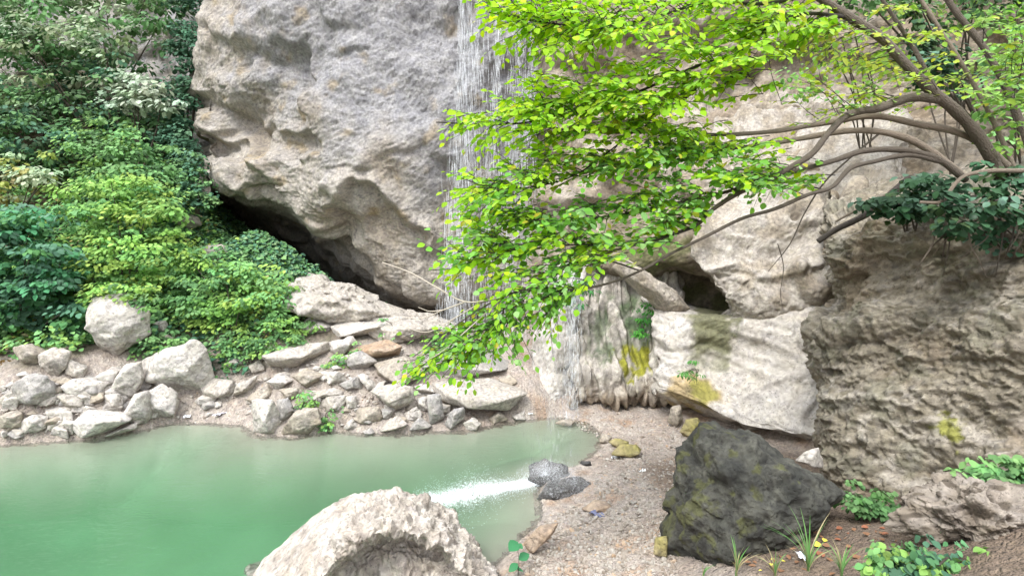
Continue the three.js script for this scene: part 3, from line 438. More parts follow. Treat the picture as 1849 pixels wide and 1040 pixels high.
// scattered small stones between them, seeded
{
  const r = rng(77), P = [[0, 700], [100, 690], [250, 700], [320, 720], [420, 690], [480, 640], [600, 620], [760, 640], [940, 690], [930, 745], [780, 765], [600, 770], [530, 770], [440, 745], [330, 770], [200, 770], [0, 790]];
  const protos = []; for (let i = 0; i < 8; i++) { const o = []; for (let k = 0; k < 5; k++) { const a = (k + 0.5 * r()) / 5 * TAU, q = 40 * (0.8 + 0.4 * r()); o.push([924 + q * Math.cos(a) * 1.25, 500 - q * Math.sin(a) * 0.75]); } protos.push(hullRock(o, 2.4, { seed: 300 + i * 3, detail: 9, facets: 2, paint: tones[sTones[i % 6]], thick: 0.55, rough: 0.06 }).geo); }
  const put = (n, poly, lo, hi, label, grp, near) => { for (let i = 0; i < n; i++) { const [x, y] = pickIn(poly, r), p = hit(x, y), s = mix(lo, hi, r() ** 2.2); if (p.y < 0.02 && near) { i--; continue; } const m = mesh('stone', protos[Math.floor(r() * 8)], M.rock); m.scale.set(s * 5, s * 5 * (0.6 + 0.5 * r()), s * 5); m.rotation.set((r() - .5) * .5, r() * TAU, (r() - .5) * .5); m.position.copy(p); m.position.y -= s * 0.25; tag(m, label, 'stone', grp); } };
  put(85, P, 0.15, 0.42, 'head-sized angular stone in the rubble of the far bank', 'larger loose stones on the far bank');
  put(42, [[0, 690], [60, 660], [130, 670], [200, 660], [260, 700], [230, 760], [120, 780], [0, 790]], 0.18, 0.42, 'blocky white stone filling the pile below the dense blue green bush', 'blocky stones below the blue green bush');
  put(45, P, 0.07, 0.14, 'fist-sized loose stone lying in the rubble of the far bank', 'small loose stones on the far bank');
  const shore = [[1070, 755], [1160, 742], [1235, 780], [1225, 850], [1200, 920], [1190, 1035], [960, 1038], [960, 990], [1010, 930], [1075, 900], [1070, 840], [1095, 800]];
  put(75, shore, 0.025, 0.075, 'pebble lying on the gravel shore', 'pebbles on the shore', true);
  put(16, [[1300, 1000], [1420, 960], [1520, 930], [1640, 970], [1560, 1038], [1280, 1038]], 0.012, 0.04, 'small pebble lying on the dark soil of the bank', 'pebbles on the bank');
  { const g = protos[3].clone(); g.deleteAttribute('color'); const n = 900, im = lit(new THREE.InstancedMesh(g, new THREE.MeshStandardMaterial({ color: 0xffffff, roughness: .92, map: scaled(rockGrain, 0.9) }), n)), m = new THREE.Matrix4(), q = new THREE.Quaternion(), e = new THREE.Euler(), c = new THREE.Color(); im.name = 'rubble';
    for (let i = 0; i < n; i++) { const [x, y] = pickIn(i % 3 ? P : shore, r), p = hit(x, y), k = i % 3 ? mix(0.15, 0.5, r() ** 2) : mix(0.05, 0.2, r() ** 2); e.set((r() - .5), r() * 6.3, (r() - .5)); p.y -= k * 0.03; m.compose(p, q.setFromEuler(e), V(k, k * (0.5 + 0.6 * r()), k * (0.7 + 0.5 * r()))); im.setMatrixAt(i, m); im.setColorAt(i, c.setRGB(...mixc([.36, .3, .25], [.6, .56, .51], r()))); }
    tag(im, 'small rubble filling the gaps between the rocks', 'rubble', null, 'stuff'); scene.add(im); }
  // fine gravel
  const N = 9000, g = new THREE.IcosahedronGeometry(1, 0), im = lit(new THREE.InstancedMesh(g, new THREE.MeshStandardMaterial({ color: 0xffffff, roughness: 0.9 }), N)); im.name = 'gravel'; const mt = new THREE.Matrix4(), q = new THREE.Quaternion(), e = new THREE.Euler(), col = new THREE.Color();
  const wide = [[1000, 752], [1160, 738], [1240, 775], [1225, 850], [1205, 920], [1230, 1060], [900, 1060], [960, 960], [1000, 930], [1075, 900], [1070, 840], [1095, 800]];
  for (let i = 0; i < N; i++) { const far_ = i % 4 === 0, [x, y] = pickIn(far_ ? P : wide, r), p = hit(x, y), s = mix(0.006, 0.03, r() ** 3); e.set(r() * 6, r() * 6, r() * 6); mt.compose(V(p.x, p.y, p.z), q.setFromEuler(e), V(s * (0.8 + r()), s * 0.6, s)); im.setMatrixAt(i, mt); const c = mixc(r() < 0.12 ? [.36, .25, .16] : [.2, .16, .125], [.36, .33, .29], r()); im.setColorAt(i, col.setRGB(...c)); }
  tag(im, 'fine gravel strewn over the shore', 'gravel', null, 'stuff'); scene.add(im);
}
rock([[1108, 488], [1134, 474], [1215, 525], [1250, 562], [1222, 576], [1188, 562]], 'slanted tan slab leaning across the dark hollow', { d: 9.85, tone: 'tan', thick: 0.3, detail: 40 });
// named stones on the near shore
[[[[1103, 822], [1120, 806], [1148, 804], [1160, 815], [1140, 828]], 'mossy yellow-green flat stone beside the white scrap on the shore', 'moss'], [[[1100, 800], [1112, 793], [1136, 798], [1134, 807], [1112, 810]], 'smaller mossy stone behind the flat mossy one', 'moss'],
  [[[1230, 780], [1240, 760], [1262, 757], [1272, 775], [1258, 792], [1238, 792]], 'rounded green stone leaning under the polished ledge', 'moss'], [[[1208, 765], [1212, 738], [1228, 732], [1234, 762], [1222, 774]], 'brown upright stone in the gap below the polished ledge', 'tan'],
  [[[1082, 798], [1092, 785], [1106, 789], [1102, 802], [1088, 804]], 'brown stone at the water edge by the gravel', 'tan'], [[[1045, 845], [1050, 834], [1066, 834], [1070, 844]], 'dark wet lump of rock on the gravel', 'dark'], [[[1050, 925], [1075, 908], [1104, 915], [1095, 928]], 'low ochre stone beside the splashing water', 'rust'],
  [[[945, 990], [975, 955], [1008, 950], [1000, 970], [960, 1000]], 'orange-brown flat stone sloping into the pool', 'rust'], [[[1180, 1000], [1185, 975], [1205, 970], [1205, 1008]], 'mossy stone tucked against the dark boulder', 'moss'],
  [[[1440, 836], [1456, 818], [1484, 813], [1494, 848], [1466, 844]], 'bright white angular stone caught between dark boulder and wall', 'pale', { d: 5.9, cat: 'rock' }], [[[1000, 765], [1018, 757], [1040, 762], [1030, 770]], 'flat wet stone in the shallows under the drip', 'tan']].forEach(([o, l, t, x]) => rock(o, l, { tone: t, foot: 3, name: 'stone', cat: 'stone', ...x }));
// splash rocks
rock([[952, 872], [958, 845], [985, 834], [1020, 846], [1030, 868], [1000, 890], [965, 888]], 'dark wet rock that the falling water breaks on', { tone: 'dark', mat: M.wetRock, d: 7.6, name: 'splash_rock', rough: 0.1 });
rock([[970, 915], [985, 885], [1030, 868], [1068, 880], [1068, 906], [1030, 916]], 'low wet rock in front of the splash', { tone: 'dark', mat: M.wetRock, d: 7.05, name: 'splash_rock', rough: 0.1 });
{ // dark boulder
  const o = [[1200, 1080], [1202, 985], [1212, 890], [1240, 815], [1262, 772], [1285, 756], [1330, 775], [1420, 825], [1490, 862], [1515, 885], [1490, 925], [1430, 985], [1330, 1040], [1270, 1080]];
  const m = rock(o, 'big dark wedge of rock with olive moss on its edge', { d: 5.1, swell: 1, thick: 0.5, detail: 90, rough: 0.06, freq: 4, crisp: 40, facets: 4, name: 'dark_boulder', cat: 'boulder', set: 0.1, paint: p => { const b = fbm(p.x * 3, p.y * 3, p.z * 3, 4), a = fbm(p.x * 1.2 + 3, p.y * 1.2, p.z, 3); let c = mixc([.03, .031, .026], [.085, .085, .07], clamp(0.5 + 1.2 * b)); c = mixc(c, [.085, .09, .028], 0.75 * smooth(0.08, 0.35, fbm(p.x * 4, p.y * 4, p.z * 4, 4) + 0.25 * a - 0.45 * (p.x + 0.5))); return mixc(c, [.022, .02, .018], 0.6 * smooth(0.1, 0.5, fbm(p.x * 7, p.y * 4, p.z * 7, 3, n3b))); } });
}
{ // gnarled rock, lower right
  rock([[1650, 985], [1690, 925], [1740, 900], [1800, 890], [1880, 900], [1900, 950], [1830, 985], [1780, 1012], [1700, 1015]], 'gnarled pitted rock at the bank edge among the plants', { d: 3.7, thick: 0.5, detail: 60, rough: 0.16, freq: 2.6, name: 'gnarled_rock', tone: 'tan', paint: p => { const b = fbm(p.x * 4, p.y * 7, p.z * 4, 4); return mixc(mixc([.2, .165, .13], [.33, .29, .25], clamp(0.5 + b)), [.1, .08, .06], smooth(0.15, 0.5, n3b(p.x * 6, p.y * 12, p.z * 6))); } });
}
{ // foreground boulder with its hollow front
  const D = 4.9, rows = [
    [[540, 1060, 6.1], [590, 1010, 6.3], [655, 965, 6.4], [720, 955, 6.4], [785, 975, 6.3], [838, 1015, 6.2], [875, 1055, 6.1]],
    [[452, 1042, 5.6], [535, 962, 5.6], [628, 900, 5.65], [712, 888, 5.7], [785, 912, 5.6], [845, 968, 5.5], [900, 1040, 5.3]],
    [[462, 1062, 5.1], [548, 980, 5.15], [638, 918, 5.2], [715, 905, 5.25], [785, 928, 5.15], [842, 982, 5.1], [895, 1055, 5.0]],
    [[520, 1090, 4.8], [585, 1005, 4.82], [650, 948, 4.85], [715, 938, 4.9], [780, 958, 4.85], [838, 1008, 4.8], [885, 1070, 4.75]],
    [[550, 1100, 4.7], [602, 1020, 4.74], [658, 970, 4.78], [718, 958, 4.8], [780, 980, 4.78], [832, 1022, 4.75], [878, 1080, 4.7]],
    [[562, 1110, 4.95], [608, 1032, 5.1], [662, 985, 5.25], [720, 975, 5.3], [778, 995, 5.2], [826, 1032, 5.05], [870, 1090, 4.9]],
    [[560, 1120, 5.0], [605, 1060, 5.15], [665, 1020, 5.2], [722, 1010, 5.15], [775, 1025, 5.1], [815, 1060, 5.0], [860, 1120, 4.9]],
    [[560, 1250, 4.9], [605, 1250, 4.85], [665, 1250, 4.8], [722, 1250, 4.8], [775, 1250, 4.8], [815, 1250, 4.8], [860, 1250, 4.8]]];
  const disp = (x, y, z) => { const w = worley(x * 6, y * 6, z * 6), k = smooth(1.9, 1.3, -x); return 0.06 * fbm(x * 1.6, y * 1.6, z * 1.6, 3) + k * (0.05 * ridge(x * 5, y * 5, z * 5, 4) + 0.07 * facet(x * 5, y * 6, z * 5) - 0.05 * w[0] + 0.035 * fbm(x * 16, y * 16, z * 16, 4, n3b)) + 0.01 * fbm(x * 9, y * 9, z * 9, 3); };
  const m = mesh('hollow_boulder', loft(rows, 330, 260, disp, p => { const b = fbm(p.x * 3, p.y * 3, p.z * 3, 4); return mixc(mixc([.54, .5, .45], [.36, .315, .27], clamp(0.5 + 1.2 * b)), [.2, .17, .14], 0.5 * smooth(0.25, 0.6, fbm(p.x * 9, p.y * 9, p.z * 9, 3, n3b))); }, 0.25), M.rock);
  tag(m, 'crusty pale boulder with a hollow front standing in the pool edge', 'boulder');
}

// ---------------------------------------------------------------- foliage
function leafGeo(wide = 0.32, droop = 0.14, fold = 0.08) {
  const S = [[0, 0.02], [0.18, 0.62], [0.42, 1], [0.68, 0.84], [0.87, 0.45], [1, 0.02]], pos = [], idx = [];
  S.forEach(([x, w]) => { const y = -droop * x * x; pos.push(x, y, 0, x, y + fold * w, -wide * w, x, y + fold * w, wide * w); });
  for (let i = 0; i < S.length - 1; i++) { const a = i * 3, b = a + 3; idx.push(a, b, a + 1, b, b + 1, a + 1, a, a + 2, b, b, a + 2, b + 2); }
  const g = new THREE.BufferGeometry(); g.setAttribute('position', new THREE.BufferAttribute(new Float32Array(pos), 3)); g.setIndex(idx); g.computeVertexNormals(); return g;
}
const LEAF = leafGeo(0.35, 0.16, 0.07), ROUND = leafGeo(0.42, 0.2, 0.1), NARROW = leafGeo(0.16, 0.3, 0.05);
function tube(pts, r0, r1, sides = 7, segs, wob = 0.12) {
  const c = new THREE.CatmullRomCurve3(pts, false, 'centripetal'), n = segs ?? Math.max(4, pts.length * 5), pos = [], uv = [], idx = [], fr = c.computeFrenetFrames(n, false), len = c.getLength();
  for (let i = 0; i <= n; i++) { const t = i / n, p = c.getPointAt(t), r = mix(r0, r1, t) * (1 + wob * n3(p.x * 5, p.y * 5, p.z * 5)); for (let k = 0; k <= sides; k++) { const a = k / sides * TAU, q = p.clone().addScaledVector(fr.normals[i], Math.cos(a) * r).addScaledVector(fr.binormals[i], Math.sin(a) * r); pos.push(q.x, q.y, q.z); uv.push(k / sides * 2, t * len * 3); } }
  for (let i = 0; i < n; i++) for (let k = 0; k < sides; k++) { const a = i * (sides + 1) + k, b = a + sides + 1; idx.push(a, a + 1, b, a + 1, b + 1, b); }
  const g = new THREE.BufferGeometry(); g.setAttribute('position', new THREE.BufferAttribute(new Float32Array(pos), 3)); g.setAttribute('uv', new THREE.BufferAttribute(new Float32Array(uv), 2)); g.setIndex(idx); g.computeVertexNormals(); return g;
}
function leafMatrix(p, dir, nor, s) { const x = dir.clone().normalize(), z = V().crossVectors(x, nor).normalize(), y = V().crossVectors(z, x); return new THREE.Matrix4().makeBasis(x, y, z).scale(V(s, s, s * (0.78 + 0.44 * Math.abs((p.x * 97.3 + p.y * 31.7) % 1)))).setPosition(p); }
// leaves: [{m, c}] -> one instanced foliage part
function foliage(name, leaves, geo, mat, parent, inv) {
  const im = lit(new THREE.InstancedMesh(geo, mat, leaves.length)); im.name = parent ? name : numbered(name); const c = new THREE.Color();
  leaves.forEach((l, i) => { im.setMatrixAt(i, inv ? inv.clone().multiply(l.m) : l.m); im.setColorAt(i, c.setRGB(...l.c)); });
  im.userData.kind = 'stuff'; (parent ?? scene).add(im); return im;
}
const tint = (t, r) => { const a = t[Math.floor(r() * t.length)], k = 0.75 + 0.5 * r(); return [a[0] * k * (0.9 + 0.2 * r()), a[1] * k, a[2] * k]; };
// a leafy plant filling a traced outline, standing on the ground below it
function bush(name, label, cat, P, o) {
  const r = rng(o.seed), d0 = o.d, thick = o.thick ?? 1.2; let sx = 0, by = -1e9; for (const [x, y] of P) { sx += x / P.length; by = Math.max(by, y); }
  const foot = o.foot ? at(...o.foot) : (() => { const p = at(sx, by, d0); p.y = Math.min(p.y, ground(p.x, p.z)); return p; })();
  const g = group(name, foot), inv = new THREE.Matrix4().makeTranslation(-foot.x, -foot.y, -foot.z), leaves = [], clumps = [];
  for (let i = 0; i < o.clumps; i++) {
    let [x, y] = pickIn(P, r); const e = Math.min(1, polyDist(x, y, P) / 60); if (r() < 0.3) { x += (r() - .5) * (o.jit ?? 36); y -= r() * (o.jit ?? 30); } const zz = (r() * 1.1 - 0.55 - 0.25) * thick * Math.sqrt(e + 0.15), c = at(x, y, d0 + zz); clumps.push(c);
    const out = V((x - sx) / 200, 0.5, 0.6 - zz / thick * 0.6).normalize(), cr = (o.clump ?? 0.3) * (0.6 + 0.8 * r());
    const base = tint(o.tones, r), az = r() * TAU, sd = V(Math.cos(az), -0.15, Math.sin(az) * 0.6 + 0.3);
    for (let k = 0; k < o.per; k++) {
      const q = V((r() + r() - 1) * cr, (r() - 0.5) * cr * 0.55, (r() + r() - 1) * cr), p = c.clone().add(q);
      const dir = V(q.x, -0.25 * cr + q.y * 0.3, q.z).add(sd.clone().multiplyScalar(cr * 0.5)).normalize(), nor = V((r() - .5) * 1.0, 1, (r() - .5) * 1.0).addScaledVector(out, 0.5);
      const kk = 0.85 + 0.3 * r(); leaves.push({ m: leafMatrix(p, dir, nor, o.leaf * (0.65 + 0.6 * r())), c: [base[0] * kk, base[1] * kk, base[2] * kk] });
    }
  }
  foliage('foliage', leaves, o.geo ?? LEAF, o.mat ?? M.bushLeaf, g, inv);
  const ns = o.stems ?? 5; for (let i = 0; i < ns; i++) { const c = clumps[Math.floor(i / ns * clumps.length)].clone().sub(foot), mid = c.clone().multiplyScalar(0.5); mid.x += (r() - .5) * 0.3; mid.y += 0.1; mesh('stem', tube([V((r() - .5) * .2, -0.1, (r() - .5) * .2), mid, c], o.stemR ?? 0.03, 0.008, 5), M.bark, g); }
  return tag(g, label, cat, o.group);
}
const T = { lime: [[.2, .41, .09], [.25, .45, .09], [.16, .34, .08], [.3, .44, .09]], mid: [[.12, .25, .09], [.16, .3, .11], [.09, .2, .07]], blue: [[.07, .18, .1], [.1, .23, .14], [.06, .14, .08]], pale: [[.32, .42, .24], [.26, .37, .17], [.42, .5, .33]], yellow: [[.4, .36, .12], [.3, .34, .08], [.45, .38, .2]], dark: [[.03, .07, .025], [.04, .09, .03]], white: [[.45, .52, .4], [.38, .48, .33]], fresh: [[.16, .35, .12], [.2, .4, .13], [.25, .42, .1]] };
// left slope, back to front
bush('slope_tree', 'shaded tree filling the hollow at the foot of the dim cliff', 'tree', [[-80, 90], [60, 110], [200, 130], [330, 200], [340, 300], [150, 300], [-80, 290]], { seed: 100, d: 16, thick: 1.4, clumps: 150, per: 26, leaf: 0.15, clump: 0.42, tones: [...T.mid, ...T.blue, ...T.pale], foot: [130, 340, 15.8], stems: 7, stemR: 0.05 });
bush('slope_tree', 'pale green tree in front of the dim cliff, spreading along its top', 'tree', [[-60, -60], [340, -60], [350, 30], [300, 60], [200, 50], [150, 150], [60, 230], [-60, 220]], { seed: 101, d: 15.4, thick: 2, clumps: 190, per: 30, leaf: 0.15, clump: 0.42, tones: [...T.pale, ...T.mid], foot: [150, 330, 15.4], stems: 9, stemR: 0.06 });
bush('slope_tree', 'slender tree with dull blue green leaves against the dark rock', 'tree', [[90, 60], [230, 90], [330, 170], [340, 270], [240, 280], [100, 240], [60, 130]], { seed: 102, d: 15.2, thick: 1.8, clumps: 110, per: 28, leaf: 0.14, clump: 0.38, tones: [...T.blue, ...T.mid, [.12, .2, .1]], foot: [228, 330, 15.2], stems: 7, stemR: 0.05 });
bush('slope_tree', 'dark green tree on the slope above the yellowing shrub', 'tree', [[-80, 170], [60, 190], [130, 240], [110, 310], [0, 300], [-80, 310]], { seed: 103, d: 14.2, thick: 1.6, clumps: 90, per: 28, leaf: 0.13, clump: 0.36, tones: [...T.dark, ...T.mid, ...T.blue], foot: [30, 380, 14.2], stems: 5 });
bush('slope_tree', 'pale leaved young tree overhanging the dim cliff beside the ivy curtain', 'tree', [[-60, -80], [360, -80], [350, 40], [300, 90], [200, 110], [90, 100], [-60, 120]], { seed: 99, d: 14.8, thick: 1.6, clumps: 120, per: 26, leaf: 0.14, clump: 0.4, tones: [...T.pale, ...T.white, ...T.mid], foot: [228, 335, 15], stems: 8, stemR: 0.045 });
bush('white_leaved_shrub', 'shrub with whitish silvery leaves beside the ivy curtain', 'shrub', [[175, 160], [240, 133], [300, 155], [335, 190], [300, 200], [240, 205], [195, 195]], { seed: 104, d: 14, thick: 0.8, clumps: 34, per: 22, leaf: 0.15, clump: 0.3, tones: T.white, foot: [250, 330, 14.3], stems: 6 });
bush('ivy_curtain', 'curtain of ivy hanging down the edge of the overhanging cliff', 'ivy', [[318, -60], [366, -60], [358, 60], [345, 150], [348, 260], [352, 330], [310, 320], [300, 220], [312, 100]], { seed: 105, d: 14.2, thick: 0.8, clumps: 120, per: 26, leaf: 0.1, clump: 0.26, tones: [...T.blue, [.08, .17, .09]], geo: ROUND, mat: M.ivy, foot: [335, 345, 14.6], stems: 4 });
bush('ivy_curtain', 'ivy tuft where the hanging curtain meets the cave mouth', 'ivy', [[325, 270], [352, 275], [378, 330], [402, 362], [360, 378], [325, 350]], { seed: 117, d: 12.9, thick: 0.4, clumps: 46, per: 22, leaf: 0.09, clump: 0.2, tones: [...T.blue, ...T.mid], geo: ROUND, mat: M.ivy, foot: [355, 380, 13.2], stems: 3, jit: 6 });
bush('yellowing_shrub', 'shrub with pale yellow autumn leaves on the left slope', 'shrub', [[-60, 290], [40, 280], [105, 320], [100, 350], [40, 370], [-60, 380]], { seed: 106, d: 12.6, thick: 1, clumps: 44, per: 24, leaf: 0.12, clump: 0.3, tones: [...T.yellow, ...T.pale], foot: [20, 440, 12.7] });
bush('leafy_bush', 'soft green bush below the ivy curtain', 'bush', [[100, 260], [160, 225], [250, 225], [320, 290], [340, 360], [260, 380], [150, 350]], { seed: 107, d: 13.2, thick: 1.2, clumps: 120, per: 30, leaf: 0.11, clump: 0.32, tones: [...T.fresh, ...T.mid], foot: [230, 440, 13.4], stems: 6 });
bush('leafy_bush', 'tall lime green bush above the wedge-shaped white boulder', 'bush', [[90, 345], [170, 320], [260, 330], [320, 370], [335, 440], [310, 510], [250, 545], [200, 530], [100, 540], [85, 500], [120, 440]], { seed: 108, d: 12, thick: 1.6, clumps: 240, per: 32, leaf: 0.1, clump: 0.32, tones: [...T.lime, ...T.fresh], foot: [220, 560, 11.8], stems: 7 });
bush('leafy_bush', 'dense blue green bush hanging over the grey rocks', 'bush', [[-80, 380], [30, 375], [110, 430], [125, 500], [150, 570], [175, 610], [205, 655], [150, 650], [110, 625], [40, 610], [-80, 640]], { seed: 109, d: 11, thick: 1.5, clumps: 260, per: 32, leaf: 0.11, clump: 0.3, tones: [...T.blue, [.08, .27, .12], [.11, .3, .13], [.09, .25, .08]], geo: ROUND, foot: [40, 640, 10.9], stems: 6 });
bush('leafy_bush', 'low spreading green bush with bare stems above the rubble', 'bush', [[285, 500], [340, 460], [420, 480], [500, 500], [545, 545], [600, 570], [545, 610], [470, 625], [380, 620], [300, 590]], { seed: 110, d: 11.5, thick: 1, clumps: 230, per: 30, leaf: 0.09, clump: 0.26, tones: [...T.fresh, ...T.lime, ...T.mid], foot: [430, 640, 11.1], stems: 9, stemR: 0.018 });
bush('leafy_bush', 'yellow green sprays drooping over the top of the wedge-shaped white boulder', 'bush', [[150, 520], [200, 510], [275, 520], [290, 560], [262, 575], [225, 562], [190, 572], [150, 555]], { seed: 118, d: 10.35, thick: 0.5, clumps: 60, per: 24, leaf: 0.085, clump: 0.2, tones: [...T.lime, ...T.mid], foot: [250, 620, 10.9], stems: 5, stemR: 0.012, jit: 10 });
bush('ground_plants', 'low green plants on the soil beside the wedge-shaped boulder', 'plant', [[90, 640], [130, 590], [160, 600], [190, 650], [215, 655], [262, 610], [330, 612], [300, 640], [240, 660], [150, 672]], { seed: 115, d: 10.5, thick: 0.5, clumps: 70, per: 24, leaf: 0.075, clump: 0.2, tones: [...T.mid, ...T.fresh], stems: 4, stemR: 0.01 });
bush('ground_plants', 'straggling green plants above the tilted slab', 'plant', [[370, 620], [430, 610], [520, 600], [560, 612], [480, 640], [420, 655], [380, 645]], { seed: 116, d: 10.7, thick: 0.5, clumps: 50, per: 22, leaf: 0.07, clump: 0.18, tones: [...T.fresh, ...T.mid], stems: 5, stemR: 0.01 });
bush('ground_plants', 'tuft of rusty green plants among the rocks at the left', 'plant', [[-20, 660], [20, 650], [45, 680], [40, 705], [0, 705]], { seed: 111, d: 9.9, thick: 0.4, clumps: 22, per: 20, leaf: 0.06, clump: 0.14, tones: [[.2, .17, .04], [.12, .16, .04], [.25, .15, .05]], stems: 3, stemR: 0.008 });
[[418, 660, 9.8], [605, 655, 10.6], [555, 730, 9.6], [700, 610, 11.5], [785, 625, 11.4], [640, 640, 10.6], [290, 655, 10.2], [545, 560, 11.6], [590, 770, 9.3]].forEach(([x, y], i) => { const p = hit(x, y + 6), d = pixel(p)[2]; bush('small_weed', 'small green weed growing between the rocks of the far bank', 'plant', [[x - 17, y + 5], [x - 8, y - 8], [x + 10, y - 9], [x + 18, y + 5]], { seed: 120 + i, d, thick: 0.2, clumps: 9, per: 16, leaf: 0.06, clump: 0.12, tones: T.fresh, stems: 2, stemR: 0.006, group: 'weeds among the rubble' }); });
{ // ivy carpet under the overhang and on the slope
  const r = rng(500), L = [], P = [[330, 330], [368, 345], [450, 422], [560, 488], [640, 535], [700, 568], [735, 590], [640, 556], [540, 508], [470, 520], [400, 500], [300, 470], [280, 380]];
  for (let i = 0; i < 15000; i++) { const [x, y] = pickIn(P, r), p = hit(x, y, 16); if (n3(p.x * 1.1, 4, p.z * 1.1) > 0.62) continue; const under = x > 430 ? smooth(0, 40, x * 0.72 + 120 - y) : 0; p.y += 0.02 + 0.22 * r() * (0.4 + 0.6 * (n3(p.x * 2, 9, p.z * 2) + 0.5)); const az = r() * TAU, c = tint(r() < 0.3 ? T.blue : [[.13, .26, .12], [.1, .24, .08], [.2, .32, .15]], r); L.push({ m: leafMatrix(p, V(Math.cos(az), -0.2, Math.sin(az)), V((r() - .5) * 1.8, 1, (r() - .5) * 1.8 + 0.5), 0.085 * (0.5 + 0.9 * r())), c }); }
  for (let i = 0; i < 9000; i++) { const x = -11.5 + 6.5 * r(), z = -10.3 - 6 * r(), y = ground(x, z), az = r() * TAU; L.push({ m: leafMatrix(V(x, y + 0.05 + 0.15 * r(), z), V(Math.cos(az), -0.2, Math.sin(az)), V((r() - .5), 1, (r() - .5) + 0.6), 0.12 * (0.6 + 0.7 * r())), c: tint([...T.blue, ...T.mid], r) }); }
  const U = [[-80, 300], [200, 290], [350, 340], [420, 440], [560, 560], [500, 625], [300, 600], [250, 560], [150, 640], [60, 655], [-80, 660]];
  for (let i = 0; i < 15000; i++) { const [x, y] = pickIn(U, r), p = hit(x, y, 16), q = n3(p.x * 0.7, 20, p.z * 0.7), az = r() * TAU; p.y += 0.05 + 0.5 * r() * (0.6 + 0.5 * n3b(p.x * 1.6, 2, p.z * 1.6)); L.push({ m: leafMatrix(p, V(Math.cos(az), -0.25, Math.sin(az)), V((r() - .5) * 1.2, 1, (r() - .5) * 1.2 + 0.4), 0.1 * (0.5 + 0.8 * r())), c: tint(q > 0.25 ? T.fresh : q > -0.2 ? T.mid : r() < 0.15 ? T.yellow : [...T.mid, ...T.fresh, ...T.lime], r) }); }
  const im = foliage('ivy_carpet', L, ROUND, M.ivy); tag(im, 'low ivy carpet covering the slope beside the cave', 'ivy', null, 'stuff');
  rock([[360, 470], [368, 448], [400, 442], [425, 462], [410, 480], [370, 484]], 'mossy pale rock poking out of the ivy carpet', { tone: 'warm', d: 12.7 });
  rock([[310, 400], [330, 388], [352, 392], [362, 408], [335, 415]], 'small pale rock high in the ivy carpet', { tone: 'warm', d: 13.3 });
}

